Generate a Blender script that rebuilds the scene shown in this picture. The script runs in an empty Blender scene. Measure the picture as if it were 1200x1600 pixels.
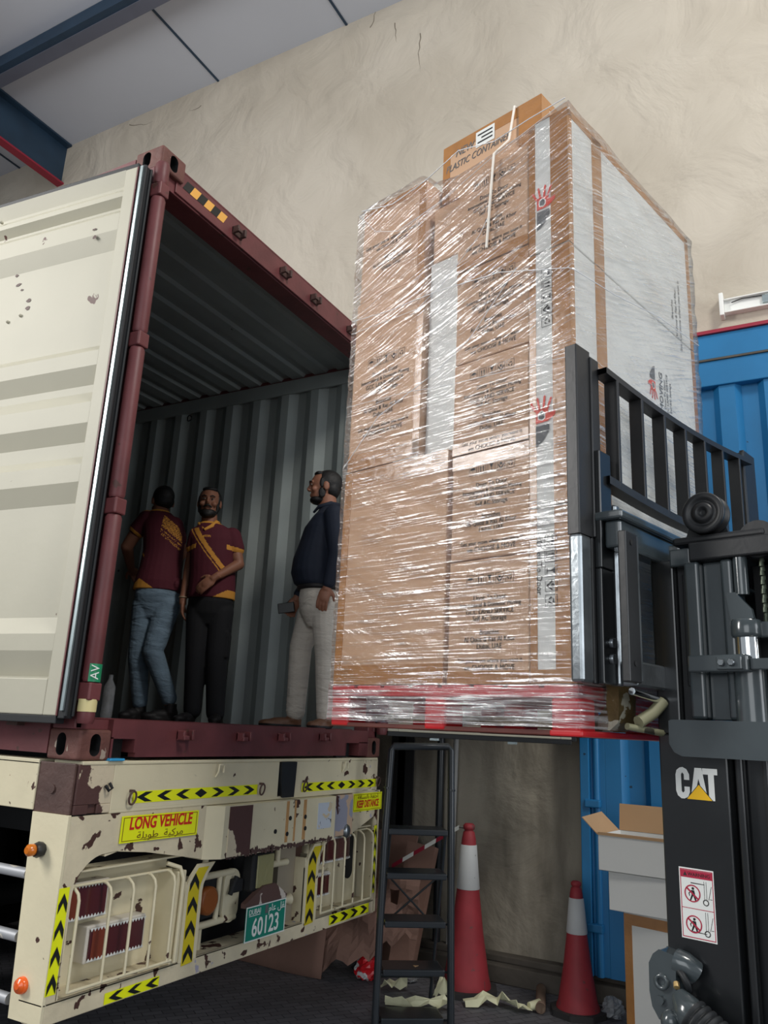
import bpy, bmesh, math, random
from mathutils import Matrix, Vector
from math import pi, sin, cos, radians as rad
random.seed(7)
SC = bpy.context.scene
COL = SC.collection

# ------------------------------------------------------------------ camera
CAM = Vector((-2.27055, -2.57339, 1.56660))
YAW, PITCH, ROLL, FPX = 1.06203, 0.267886, 0.0472512, 1243.34
fw = Vector((sin(YAW) * cos(PITCH), cos(YAW) * cos(PITCH), sin(PITCH)))
r0 = Vector((cos(YAW), -sin(YAW), 0)); u0 = r0.cross(fw)
rt = r0 * cos(ROLL) + u0 * sin(ROLL); up = u0 * cos(ROLL) - r0 * sin(ROLL)
cd = bpy.data.cameras.new('camera'); cam = bpy.data.objects.new('camera', cd); COL.objects.link(cam)
cd.sensor_fit = 'VERTICAL'; cd.sensor_height = 36.0; cd.lens = 36.0 * FPX / 1600.0
cd.clip_start = 0.05; cd.clip_end = 200
cam.matrix_world = Matrix(((rt.x, up.x, -fw.x, CAM.x), (rt.y, up.y, -fw.y, CAM.y), (rt.z, up.z, -fw.z, CAM.z), (0, 0, 0, 1)))
SC.camera = cam

# ------------------------------------------------------------------ light
SC.view_settings.view_transform = 'Standard'
try: SC.view_settings.look = 'None'
except Exception: pass
SC.view_settings.exposure = 0.0
SC.view_settings.gamma = 1.0
SC.view_settings.use_curve_mapping = False
wd = bpy.data.worlds.new('daylight'); SC.world = wd; wd.use_nodes = True
bg = wd.node_tree.nodes['Background']
bg.inputs[0].default_value = (0.86, 0.93, 1.0, 1); bg.inputs[1].default_value = 0.40

def area(name, loc, target, sx, sy, power, col):
    l = bpy.data.lights.new(name, 'AREA'); l.shape = 'RECTANGLE'; l.size = sx; l.size_y = sy
    l.energy = power; l.color = col
    o = bpy.data.objects.new(name, l); COL.objects.link(o); o.location = loc
    o.rotation_euler = (Vector(target) - Vector(loc)).to_track_quat('-Z', 'Y').to_euler()
    return o
# open roller door of the warehouse, left of the viewer
area('warehouse_door_daylight', (-9.5, -3.0, 3.6), (1.5, -0.5, 2.2), 6.0, 5.5, 230, (0.93, 0.97, 1.0))
# yard side opening behind the truck
area('yard_opening_daylight', (0.5, -10.5, 3.2), (0.8, -1.0, 2.4), 5.0, 5.0, 270, (0.92, 0.96, 1.0))
# high bay lamp under the roof in front of the container mouth
area('high_bay_and_glint_light', (-0.9, -5.6, 8.3), (1.6, 0.2, 2.4), 1.6, 1.6, 270, (1.0, 0.96, 0.89))
# added area light down the hall, placed to draw long glints in the film
area('high_bay_and_glint_light', (-4.0, 4.0, 5.2), (0.35, -1.4, 2.9), 1.6, 3.4, 380, (1.0, 0.98, 0.95))

# ------------------------------------------------------------------ helpers
def S(r, g, b):
    f = lambda c: (c / 255 / 12.92) if c / 255 <= 0.04045 else ((c / 255 + 0.055) / 1.055) ** 2.4
    return (f(r), f(g), f(b), 1)

class MB:
    def __init__(s): s.v = []; s.f = []; s.m = []; s.s = []
    def add(s, vs, fs, mat=0, smooth=False, M=None):
        n = len(s.v)
        s.v += [tuple(M @ Vector(p)) if M else tuple(p) for p in vs]
        s.f += [tuple(i + n for i in f) for f in fs]
        s.m += [mat] * len(fs); s.s += [smooth] * len(fs)
        return s
    def box(s, x0, x1, y0, y1, z0, z1, mat=0, M=None):
        vs = [(x, y, z) for z in (z0, z1) for y in (y0, y1) for x in (x0, x1)]
        return s.add(vs, [(0, 2, 3, 1), (4, 5, 7, 6), (0, 1, 5, 4), (2, 6, 7, 3), (0, 4, 6, 2), (1, 3, 7, 5)], mat, False, M)
    def poly(s, pts, z=0.0, mat=0, M=None):
        return s.add([(p[0], p[1], z) for p in pts], [tuple(range(len(pts)))], mat, False, M)
    def prism(s, pts, z0, z1, mat=0, M=None, smooth=False):
        n = len(pts)
        vs = [(p[0], p[1], z0) for p in pts] + [(p[0], p[1], z1) for p in pts]
        s.add(vs, [tuple(range(n - 1, -1, -1)), tuple(range(n, 2 * n))], mat, False, M)
        return s.add(vs, [(i, (i + 1) % n, n + (i + 1) % n, n + i) for i in range(n)], mat, smooth, M)
    def ring(s, outer, inner, z0, z1, mat=0, M=None):
        n = len(outer)
        vs = [(p[0], p[1], z) for z in (z0, z1) for p in outer] + [(p[0], p[1], z) for z in (z0, z1) for p in inner]
        fs = []
        for i in range(n):
            j = (i + 1) % n
            fs += [(n + i, n + j, 3 * n + j, 3 * n + i), (i, 2 * n + i, 2 * n + j, j), (i, j, n + j, n + i), (2 * n + i, 3 * n + i, 3 * n + j, 2 * n + j)]
        return s.add(vs, fs, mat, False, M)
    def tube(s, pts, r, n=10, mat=0, M=None, caps=True, sx=1.0):
        P = [Vector(p) for p in pts]; R = r if isinstance(r, (list, tuple)) else [r] * len(P)
        vs = []; ref = None
        for i, p in enumerate(P):
            t = (P[min(i + 1, len(P) - 1)] - P[max(i - 1, 0)])
            if t.length < 1e-9: t = Vector((0, 0, 1))
            t.normalize()
            if ref is None:
                ref = Vector((0, 0, 1)) if abs(t.z) < 0.9 else Vector((1, 0, 0))
            a = ref - t * ref.dot(t)
            if a.length < 1e-6: a = t.orthogonal()
            a.normalize(); ref = a; b = t.cross(a)
            for k in range(n):
                th = 2 * pi * k / n
                vs.append(p + a * (R[i] * cos(th) * sx) + b * (R[i] * sin(th)))
        fs = [(i * n + k, i * n + (k + 1) % n, (i + 1) * n + (k + 1) % n, (i + 1) * n + k) for i in range(len(P) - 1) for k in range(n)]
        s.add(vs, fs, mat, True, M)
        if caps: s.add(vs, [tuple(range(n - 1, -1, -1)), tuple(range((len(P) - 1) * n, len(P) * n))], mat, False, M)
        return s
    def lathe(s, prof, n=24, mat=0, M=None):
        vs = [(r * cos(2 * pi * k / n), r * sin(2 * pi * k / n), z) for r, z in prof for k in range(n)]
        fs = [(i * n + k, i * n + (k + 1) % n, (i + 1) * n + (k + 1) % n, (i + 1) * n + k) for i in range(len(prof) - 1) for k in range(n)]
        s.add(vs, fs, mat, True, M)
        return s.add(vs, [tuple(range(n - 1, -1, -1)), tuple(range((len(prof) - 1) * n, len(prof) * n))], mat, False, M)
    def ell(s, c, r, n=14, m=10, mat=0, M=None):
        vs = [(c[0], c[1], c[2] - r[2])]
        for i in range(1, m):
            ph = -pi / 2 + pi * i / m
            for k in range(n):
                th = 2 * pi * k / n
                vs.append((c[0] + r[0] * cos(ph) * cos(th), c[1] + r[1] * cos(ph) * sin(th), c[2] + r[2] * sin(ph)))
        vs.append((c[0], c[1], c[2] + r[2])); T = len(vs) - 1
        fs = [(0, 1 + (k + 1) % n, 1 + k) for k in range(n)]
        fs += [(1 + (i - 1) * n + k, 1 + (i - 1) * n + (k + 1) % n, 1 + i * n + (k + 1) % n, 1 + i * n + k) for i in range(1, m - 1) for k in range(n)]
        fs += [(1 + (m - 2) * n + k, 1 + (m - 2) * n + (k + 1) % n, T) for k in range(n)]
        return s.add(vs, fs, mat, True, M)
    def text(s, body, size, M, mat=0, align='CENTER', shear=0.0, sx=1.0, depth=0.0008, bold=0.0):
        c = bpy.data.curves.new('lettering', 'FONT'); c.body = body; c.size = size; c.align_x = align
        c.align_y = 'CENTER'; c.shear = shear; c.space_line = 1.0; c.extrude = depth / 2; c.resolution_u = 3; c.offset = bold
        o = bpy.data.objects.new('lettering', c); COL.objects.link(o)
        me = bpy.data.meshes.new_from_object(o)
        M2 = M @ Matrix.Diagonal((sx, 1, 1, 1)) if sx != 1 else M
        s.add([v.co[:] for v in me.vertices], [tuple(p.vertices) for p in me.polygons], mat, False, M2)
        bpy.data.objects.remove(o); bpy.data.curves.remove(c); bpy.data.meshes.remove(me)
        return s
    def build(s, name, mats, parent=None, bevel=0, seg=2, uv=None, loc=None, rz=0.0):
        me = bpy.data.meshes.new(name); me.from_pydata(s.v, [], s.f)
        mats = mats if isinstance(mats, (list, tuple)) else [mats]
        for m in mats: me.materials.append(m)
        for p, mi, sm in zip(me.polygons, s.m, s.s): p.material_index = min(mi, len(mats) - 1); p.use_smooth = sm
        if uv:
            l = me.uv_layers.new(name='UVMap')
            for p in me.polygons:
                for li in p.loop_indices: l.data[li].uv = uv[me.loops[li].vertex_index]
        me.update()
        o = bpy.data.objects.new(name, me); COL.objects.link(o)
        if parent: o.parent = parent
        if loc is not None: o.location = loc
        o.rotation_euler.z = rz
        if bevel:
            b = o.modifiers.new('bevel', 'BEVEL'); b.width = bevel; b.segments = seg; b.limit_method = 'ANGLE'; b.angle_limit = rad(40)
        return o

def tag(o, label=None, cat=None, group=None, kind=None):
    if label: o['label'] = label
    if cat: o['category'] = cat
    if group: o['group'] = group
    if kind: o['kind'] = kind
    return o
def thing(name, label, cat, loc=(0, 0, 0), rz=0.0, group=None):
    o = bpy.data.objects.new(name, None); COL.objects.link(o); o.location = loc; o.rotation_euler.z = rz
    o.empty_display_size = 0.1
    return tag(o, label, cat, group)
def frame(o, ex, ey):
    ex = Vector(ex).normalized(); ey = Vector(ey).normalized(); ez = ex.cross(ey).normalized(); ey = ez.cross(ex)
    return Matrix(((ex.x, ey.x, ez.x, o[0]), (ex.y, ey.y, ez.y, o[1]), (ex.z, ey.z, ez.z, o[2]), (0, 0, 0, 1)))
def REAR(x, y, z): return frame((x, y, z), (1, 0, 0), (0, 0, 1))       # a face that looks along -Y
def SIDE(x, y, z): return frame((x, y, z), (0, -1, 0), (0, 0, 1))      # a face that looks along -X

# ------------------------------------------------------------------ materials
MATS = {}
def mat(name, col, rough=0.6, metal=0.0, var=0.0, vscale=3.0, col2=None, chips=None, bump=0.0, bscale=30.0, stretch=(1, 1, 1), coat=0.0, spec=0.5, emit=None, chips2=None):
    m = bpy.data.materials.new(name); m.use_nodes = True; nt = m.node_tree; N = nt.nodes; L = nt.links
    P = N['Principled BSDF']; P.inputs['Roughness'].default_value = rough; P.inputs['Metallic'].default_value = metal
    P.inputs['Specular IOR Level'].default_value = spec
    P.inputs['Coat Weight'].default_value = coat; P.inputs['Coat Roughness'].default_value = 0.12
    tc = N.new('ShaderNodeTexCoord'); mp = N.new('ShaderNodeMapping'); mp.inputs['Scale'].default_value = stretch
    L.new(tc.outputs['Object'], mp.inputs['Vector'])
    def noise(sc, det=5.0, dist=0.0):
        n = N.new('ShaderNodeTexNoise'); n.inputs['Scale'].default_value = sc; n.inputs['Detail'].default_value = det
        n.inputs['Distortion'].default_value = dist; L.new(mp.outputs[0], n.inputs['Vector']); return n
    def mix(f, a, b):
        x = N.new('ShaderNodeMix'); x.data_type = 'RGBA'
        L.new(f, x.inputs[0])
        for sock, val in ((x.inputs[6], a), (x.inputs[7], b)):
            if hasattr(val, 'is_output'): L.new(val, sock)
            else: sock.default_value = val
        return x.outputs[2]
    def ramp(src, a, b):
        r = N.new('ShaderNodeMapRange'); r.inputs[1].default_value = a; r.inputs[2].default_value = b; L.new(src, r.inputs[0]); return r.outputs[0]
    out = None
    if var or col2:
        c2 = col2 or tuple(c * (1 - var) for c in col[:3]) + (1,)
        out = mix(ramp(noise(vscale, 6, 0.4).outputs[0], 0.35, 0.68), col, c2)
    for ch in (chips, chips2):
        if ch:
            cc, sc, th = ch
            n = noise(sc, 7, 0.3)
            out = mix(ramp(n.outputs[0], th, th + 0.012), out if out is not None else col, cc)
    if out is not None: L.new(out, P.inputs['Base Color'])
    else: P.inputs['Base Color'].default_value = col
    if bump:
        b = N.new('ShaderNodeBump'); b.inputs['Strength'].default_value = bump; b.inputs['Distance'].default_value = 0.02
        L.new(noise(bscale, 5, 0.5).outputs[0], b.inputs['Height']); L.new(b.outputs[0], P.inputs['Normal'])
    if emit: P.inputs['Emission Color'].default_value = col; P.inputs['Emission Strength'].default_value = emit
    MATS[name] = m
    return m

RUST = S(72, 44, 36)
cream = mat('cream_truck_paint', S(226, 216, 184), 0.5, var=0.13, vscale=2.5, chips=(RUST, 12, 0.672), chips2=(S(150, 120, 95), 26, 0.735), bump=0.05)
cream_worn = mat('flaking_cream_paint', S(222, 210, 180), 0.55, var=0.2, vscale=6, chips=(RUST, 13, 0.59), chips2=(S(170, 166, 184), 7, 0.665), bump=0.12)
maroon = mat('maroon_container_paint', S(112, 58, 60), 0.5, var=0.3, vscale=5, chips=(S(80, 50, 44), 14, 0.68), bump=0.06)
maroon_rust = mat('rusty_casting_steel', S(112, 70, 62), 0.65, var=0.35, vscale=9, chips=(S(165, 150, 135), 13, 0.66), bump=0.25)
brown_rust = mat('dark_rust_steel', S(86, 62, 56), 0.6, var=0.3, vscale=6, bump=0.2)
flaked = mat('half_flaked_housing_paint', S(214, 200, 172), 0.6, var=0.1, chips=(S(82, 54, 50), 7, 0.50), bump=0.15)
door_cream = mat('door_lining_paint', S(182, 178, 160), 0.55, var=0.07, vscale=1.8, chips=(S(84, 50, 42), 9, 0.725), bump=0.03)
cont_in = mat('container_lining_paint', S(148, 156, 154), 0.55, var=0.16, vscale=2.5, chips=(S(40, 38, 36), 8, 0.735), bump=0.04)
ply = mat('container_floor_plywood', S(92, 72, 56), 0.7, var=0.3, vscale=4)
rubber = mat('black_rubber', S(24, 27, 30), 0.55)
galv = mat('galvanised_strip', S(176, 190, 192), 0.32, metal=0.7, var=0.2, vscale=12)
blackp = mat('black_mast_paint', S(30, 32, 34), 0.28, coat=0.35, var=0.2, vscale=4, bump=0.02, bscale=18)
greyp = mat('dark_grey_gloss_paint', S(68, 76, 79), 0.22, coat=0.7, var=0.25, vscale=5, bump=0.03, bscale=14)
satinb = mat('black_satin_steel', S(33, 34, 36), 0.42, var=0.2, vscale=7, bump=0.04)
steel = mat('bare_worn_steel', S(150, 156, 160), 0.28, metal=0.85, var=0.35, vscale=9, bump=0.08)
chrome = mat('chromed_rod', S(225, 228, 230), 0.08, metal=1.0)
forkm = mat('worn_fork_steel', S(120, 100, 62), 0.5, metal=0.3, var=0.4, vscale=12, chips=(S(188, 184, 165), 10, 0.6), bump=0.2)
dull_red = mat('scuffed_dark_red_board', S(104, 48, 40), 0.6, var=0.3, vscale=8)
redp = mat('red_pallet_plastic', S(206, 38, 44), 0.38, var=0.12, vscale=7)
card = mat('brown_cardboard', S(206, 168, 136), 0.8, var=0.08, vscale=3, bump=0.04, bscale=14)
card_in = mat('cardboard_inside', S(186, 150, 112), 0.85, var=0.06)
cardw = mat('white_faced_board', S(224, 224, 220), 0.6, var=0.05, vscale=2, bump=0.03, bscale=8)
tape = mat('brown_packing_tape', S(178, 124, 70), 0.22, var=0.14, vscale=10, coat=0.5, bump=0.12, bscale=24)
ink = mat('black_print', S(40, 36, 36), 0.7)
ink_grey = mat('grey_print', S(96, 98, 100), 0.7)
red_ink = mat('red_print', S(222, 70, 48), 0.6)
yellow = mat('fluorescent_yellow_film', S(242, 248, 22), 0.4, var=0.05, vscale=9)
yellow_old = mat('aged_yellow_film', S(216, 196, 30), 0.45, var=0.12, vscale=8)
blackf = mat('black_film', S(20, 22, 22), 0.45)
white = mat('white_enamel', S(232, 234, 230), 0.5)
sign_red = mat('red_sign_lettering', S(206, 34, 26), 0.5)
plate_green = mat('green_plate_enamel', S(22, 132, 112), 0.4)
amber = mat('amber_lens', S(206, 112, 20), 0.25, coat=0.5)
amber_d = mat('dull_amber_lens', S(150, 82, 32), 0.4)
orange = mat('orange_lens', S(236, 96, 20), 0.25, coat=0.5)
lens = mat('dark_red_lens', S(78, 26, 30), 0.22, coat=0.6)
lens_o = mat('brown_orange_lens', S(120, 52, 30), 0.25, coat=0.6)
blue = mat('blue_gate_paint', S(34, 118, 172), 0.42, var=0.16, vscale=2.5, chips=(S(30, 60, 84), 12, 0.73), bump=0.03)
dark = mat('grimy_black_steel_and_shade', S(22, 23, 25), 0.7, var=0.3)  # also stands in for shade in pockets, casting holes and the centre bay
tyre = mat('tyre_rubber', S(22, 22, 23), 0.85, bump=0.1)
cone_red = mat('faded_red_cone_plastic', S(166, 54, 62), 0.6, var=0.22, vscale=6, chips=(S(120, 66, 66), 16, 0.68))
cone_white = mat('scuffed_white_sleeve', S(206, 208, 208), 0.55, var=0.1, chips=(S(120, 120, 120), 20, 0.70))
cone_base = mat('black_cone_base_rubber', S(56, 54, 54), 0.85, var=0.2)
ladder_m = mat('charcoal_powder_coat', S(42, 47, 52), 0.36, var=0.15, vscale=8, coat=0.2)
paper = mat('pale_yellow_paper', S(226, 224, 188), 0.8, bump=0.1, bscale=12)
tube_m = mat('paper_core_card', S(150, 126, 108), 0.85, var=0.15)
sheet_m = mat('rosy_brown_cardboard', S(150, 116, 102), 0.9, var=0.25, vscale=3, bump=0.35, bscale=5)
pipe_m = mat('grey_conduit', S(170, 170, 168), 0.5)
skin = mat('skin', S(148, 100, 78), 0.55, var=0.08)
hairm = mat('black_hair', S(18, 16, 16), 0.6, bump=0.2, bscale=60)
shirt_m = mat('maroon_polo_cotton', S(86, 24, 40), 0.85, var=0.12, bump=0.2, bscale=9)
gold_m = mat('gold_trim_cotton', S(214, 150, 60), 0.8)
jeans_m = mat('light_blue_denim', S(118, 140, 158), 0.85, var=0.28, vscale=5, bump=0.8, bscale=8, stretch=(1, 1, 2.6))
blacktr = mat('black_cargo_cotton', S(20, 21, 26), 0.85, var=0.2, bump=0.2, bscale=9)
navy_m = mat('navy_shirt_cotton', S(18, 28, 46), 0.8, var=0.15, bump=0.25, bscale=8)
chino_m = mat('beige_chino_cotton', S(206, 198, 186), 0.85, var=0.12, vscale=4, bump=0.8, bscale=8, stretch=(1, 1, 2.8))
shoe_d = mat('dark_shoe', S(30, 28, 30), 0.6)
shoe_b = mat('brown_leather', S(120, 84, 62), 0.5, var=0.15)
eye_w = mat('eye_white', S(150, 140, 132), 0.3)
wrist_m = mat('pale_wristband', S(190, 170, 140), 0.5)

def wall_material():
    m = bpy.data.materials.new('trowelled_plaster'); m.use_nodes = True; nt = m.node_tree; N = nt.nodes; L = nt.links
    P = N['Principled BSDF']; P.inputs['Roughness'].default_value = 0.9
    tc = N.new('ShaderNodeTexCoord'); sep = N.new('ShaderNodeSeparateXYZ'); L.new(tc.outputs['Object'], sep.inputs[0])
    def noise(sc, det, dist, vec=None):
        n = N.new('ShaderNodeTexNoise'); n.inputs['Scale'].default_value = sc; n.inputs['Detail'].default_value = det
        n.inputs['Distortion'].default_value = dist; L.new(vec or tc.outputs['Object'], n.inputs['Vector']); return n.outputs[0]
    def rng(src, a, b, c=0.0, d=1.0):
        r = N.new('ShaderNodeMapRange'); r.inputs[1].default_value = a; r.inputs[2].default_value = b
        r.inputs[3].default_value = c; r.inputs[4].default_value = d; L.new(src, r.inputs[0]); return r.outputs[0]
    def mix(f, a, b):
        x = N.new('ShaderNodeMix'); x.data_type = 'RGBA'; L.new(f, x.inputs[0])
        for sock, val in ((x.inputs[6], a), (x.inputs[7], b)):
            if hasattr(val, 'is_output'): L.new(val, sock)
            else: sock.default_value = val
        return x.outputs[2]
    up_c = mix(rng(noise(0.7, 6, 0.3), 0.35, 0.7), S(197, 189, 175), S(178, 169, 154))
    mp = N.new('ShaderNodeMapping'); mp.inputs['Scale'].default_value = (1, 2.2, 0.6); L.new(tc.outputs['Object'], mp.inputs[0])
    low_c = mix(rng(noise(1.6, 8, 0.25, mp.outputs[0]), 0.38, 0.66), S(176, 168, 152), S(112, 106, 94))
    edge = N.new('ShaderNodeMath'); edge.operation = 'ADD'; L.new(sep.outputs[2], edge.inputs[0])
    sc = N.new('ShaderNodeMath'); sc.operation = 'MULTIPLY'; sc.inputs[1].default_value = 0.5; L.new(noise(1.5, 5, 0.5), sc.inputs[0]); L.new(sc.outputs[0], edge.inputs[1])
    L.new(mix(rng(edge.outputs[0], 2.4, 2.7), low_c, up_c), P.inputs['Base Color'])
    b1 = N.new('ShaderNodeBump'); b1.inputs['Strength'].default_value = 0.62; b1.inputs['Distance'].default_value = 0.12
    L.new(noise(1.9, 6, 0.55), b1.inputs['Height'])
    v = N.new('ShaderNodeTexNoise'); v.noise_type = 'RIDGED_MULTIFRACTAL'; v.inputs['Scale'].default_value = 2.3; v.inputs['Detail'].default_value = 3
    v.inputs['Distortion'].default_value = 0.9
    L.new(tc.outputs['Object'], v.inputs['Vector'])
    b2 = N.new('ShaderNodeBump'); b2.inputs['Strength'].default_value = 0.22; b2.inputs['Distance'].default_value = 0.05
    L.new(v.outputs[0], b2.inputs['Height']); L.new(b1.outputs[0], b2.inputs['Normal'])
    L.new(b2.outputs[0], P.inputs['Normal'])
    return m
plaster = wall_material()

def floor_material():
    m = bpy.data.materials.new('dark_block_paving'); m.use_nodes = True; nt = m.node_tree; N = nt.nodes; L = nt.links
    P = N['Principled BSDF']; P.inputs['Roughness'].default_value = 0.6
    tc = N.new('ShaderNodeTexCoord'); mp = N.new('ShaderNodeMapping'); mp.inputs['Rotation'].default_value = (0, 0, 0.6)
    L.new(tc.outputs['Object'], mp.inputs[0])
    br = N.new('ShaderNodeTexBrick'); br.inputs['Scale'].default_value = 4.5; br.inputs['Mortar Size'].default_value = 0.012
    br.inputs['Color1'].default_value = S(134, 134, 140); br.inputs['Color2'].default_value = S(116, 116, 122); br.inputs['Mortar'].default_value = S(70, 70, 76)
    L.new(mp.outputs[0], br.inputs['Vector'])
    n = N.new('ShaderNodeTexNoise'); n.inputs['Scale'].default_value = 1.2; n.inputs['Detail'].default_value = 7; L.new(tc.outputs['Object'], n.inputs['Vector'])
    x = N.new('ShaderNodeMix'); x.data_type = 'RGBA'; x.blend_type = 'MULTIPLY'; x.inputs[0].default_value = 0.7
    L.new(br.outputs[0], x.inputs[6]); L.new(n.outputs[0], x.inputs[7]); L.new(x.outputs[2], P.inputs['Base Color'])
    b = N.new('ShaderNodeBump'); b.inputs['Strength'].default_value = 0.3; b.inputs['Distance'].default_value = 0.01
    L.new(br.outputs[1], b.inputs['Height']); b.invert = True; L.new(b.outputs[0], P.inputs['Normal'])
    return m
paving = floor_material()
ceil_m = mat('grey_ceiling_board', S(200, 205, 214), 0.85, var=0.05, vscale=0.6)
navy_steel = mat('blue_painted_rafter', S(38, 62, 84), 0.5, var=0.25, vscale=3)
grey_steel = mat('grey_purlin_paint', S(98, 102, 116), 0.6, var=0.12, vscale=3)
red_oxide = mat('red_oxide_primer', S(150, 34, 56), 0.5)
conc = mat('stained_concrete_kerb', S(92, 86, 78), 0.9, var=0.3, vscale=4, bump=0.3, bscale=10)

def film_material():
    m = bpy.data.materials.new('stretch_film'); m.use_nodes = True; nt = m.node_tree; N = nt.nodes; L = nt.links
    for n in list(N):
        if n.type == 'BSDF_PRINCIPLED': N.remove(n)
    out = [n for n in N if n.type == 'OUTPUT_MATERIAL'][0]
    uv = N.new('ShaderNodeUVMap'); uv.uv_map = 'UVMap'
    def stretched(rot, sx, sy):
        r = N.new('ShaderNodeMapping'); r.inputs['Rotation'].default_value = (0, 0, rot); L.new(uv.outputs[0], r.inputs[0])
        q = N.new('ShaderNodeMapping'); q.inputs['Scale'].default_value = (sx, sy, 1); L.new(r.outputs[0], q.inputs[0]); return q.outputs[0]
    def noise(vec, det=6, dist=0.3):
        n = N.new('ShaderNodeTexNoise'); n.inputs['Scale'].default_value = 1; n.inputs['Detail'].default_value = det
        n.inputs['Distortion'].default_value = dist; n.inputs['Roughness'].default_value = 0.6; L.new(vec, n.inputs['Vector']); return n.outputs[0]
    def rng(src, a, b, c=0.0, d=1.0):
        r = N.new('ShaderNodeMapRange'); r.inputs[1].default_value = a; r.inputs[2].default_value = b
        r.inputs[3].default_value = c; r.inputs[4].default_value = d; L.new(src, r.inputs[0]); return r.outputs[0]
    def math_(op, a, b):
        x = N.new('ShaderNodeMath'); x.operation = op
        for i, t in enumerate((a, b)):
            if hasattr(t, 'is_output'): L.new(t, x.inputs[i])
            else: x.inputs[i].default_value = t
        return x.outputs[0]
    w1 = noise(stretched(0.0, 3.5, 120.0), 4); w2 = noise(stretched(-0.30, 3.5, 100.0), 4, 0.5); w3 = noise(stretched(0.5, 3.0, 30.0), 4, 1.0)
    sep = N.new('ShaderNodeSeparateXYZ'); L.new(uv.outputs[0], sep.inputs[0])
    k = rng(sep.outputs[1], 2.7, 3.2)            # level wraps low down, slanting wraps higher up
    mx = N.new('ShaderNodeMix'); L.new(k, mx.inputs[0]); L.new(w1, mx.inputs[2]); L.new(w2, mx.inputs[3]); W = mx.outputs[0]
    h = math_('ADD', W, math_('MULTIPLY', w3, 0.8))
    bp = N.new('ShaderNodeBump'); bp.inputs['Strength'].default_value = 0.75; bp.inputs['Distance'].default_value = 0.012; L.new(h, bp.inputs['Height'])
    gl = N.new('ShaderNodeBsdfGlossy'); gl.inputs['Roughness'].default_value = 0.16; gl.inputs[0].default_value = (1, 1, 1, 1); L.new(bp.outputs[0], gl.inputs['Normal'])
    tr = N.new('ShaderNodeBsdfTransparent'); tr.inputs[0].default_value = (0.955, 0.96, 0.965, 1)
    df = N.new('ShaderNodeBsdfDiffuse'); df.inputs[0].default_value = (0.80, 0.81, 0.83, 1)
    lw = N.new('ShaderNodeFresnel'); lw.inputs[0].default_value = 1.5; L.new(bp.outputs[0], lw.inputs['Normal'])
    patch = rng(noise(stretched(-0.3, 2.0, 2.6), 4, 1.0), 0.40, 0.62)
    lines = rng(W, 0.52, 0.60)
    milky = math_('ADD', math_('MULTIPLY', lines, math_('ADD', math_('MULTIPLY', patch, 0.17), 0.05)), 0.02)
    low = rng(sep.outputs[1], 1.70, 1.76, 0.34, 0.0)   # many layers bunched over the pallet edge
    milky = math_('ADD', milky, math_('MULTIPLY', low, rng(W, 0.42, 0.58)))
    shine = math_('ADD', math_('MULTIPLY', lw.outputs[0], 0.55), math_('MULTIPLY', lines, math_('ADD', math_('MULTIPLY', patch, 0.34), 0.20)))
    s1 = N.new('ShaderNodeMixShader'); L.new(milky, s1.inputs[0]); L.new(tr.outputs[0], s1.inputs[1]); L.new(df.outputs[0], s1.inputs[2])
    s2 = N.new('ShaderNodeMixShader'); L.new(shine, s2.inputs[0]); L.new(s1.outputs[0], s2.inputs[1]); L.new(gl.outputs[0], s2.inputs[2])
    L.new(s2.outputs[0], out.inputs[0])
    return m
film = film_material()
clear = film
# ------------------------------------------------------------------ the hall
def struct(o): o['kind'] = 'structure'; return o
struct(MB().box(-16, 3.43, -14, 20, -0.2, 0.0).build('floor', paving))
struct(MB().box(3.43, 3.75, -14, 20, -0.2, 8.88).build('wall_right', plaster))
cl = MB().box(-16, 3.75, -14, 20, 8.88, 9.0)
struct(cl.build('ceiling', ceil_m))
yy = 3.12 - 1.77 * 9; n = 1
while yy < 19:
    if abs(yy - 4.89) < 0.1: yy += 1.77; continue
    struct(MB().box(-16, 3.43, yy - 0.012, yy + 0.012, 8.868, 8.882).build('trim_%d' % n, navy_steel)); yy += 1.77; n += 1
# kerb at the foot of the wall
k = MB().box(3.27, 3.43, -1.35, 20, 0, 0.11).box(3.34, 3.43, -1.35, 20, 0.11, 0.155)
struct(k.build('baseboard_right', conc, bevel=0.008))

pur = thing('roof_purlin', 'grey steel roof purlin running along under the ceiling boards', 'beam', (2.3, 0, 8.6))
MB().box(-0.20, -0.06, -12, 19, 0.10, 0.27).build('channel', grey_steel, pur)
MB().box(-0.275, -0.20, -12, 19, 0.11, 0.27).build('lip', navy_steel, pur)
raf = thing('roof_rafter', 'blue painted steel rafter with red underside meeting the plaster wall', 'beam', (0, 5.7, 0))
MB().box(-16, 3.43, 0.0, 0.012, 8.30, 8.86).box(-16, 3.43, -0.09, 0.10, 8.85, 8.875).build('web', navy_steel, raf)
MB().box(-16, 3.43, -0.055, 0.065, 8.275, 8.30).build('flange', red_oxide, raf)

# graffiti scribbled on the wall
gm = MB(); Mw = SIDE(3.428, -0.58, 2.80)
gm.text('\uFEF2\uFEB7\uFE8E\uFED3 0 5 2', 0.11, Mw @ Matrix.Translation((0.26, 0.05, 0)) @ Matrix.Rotation(0.05, 4, 'Z'), sx=0.9)
gm.text('bubi and', 0.07, Mw @ Matrix.Translation((0.05, 0.0, 0)) @ Matrix.Rotation(0.05, 4, 'Z'), shear=0.3)
tag(gm.build('wall_scribble', ink_grey), 'faint handwritten scribble on the grey lower wall under the pallet', 'writing')

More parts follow.
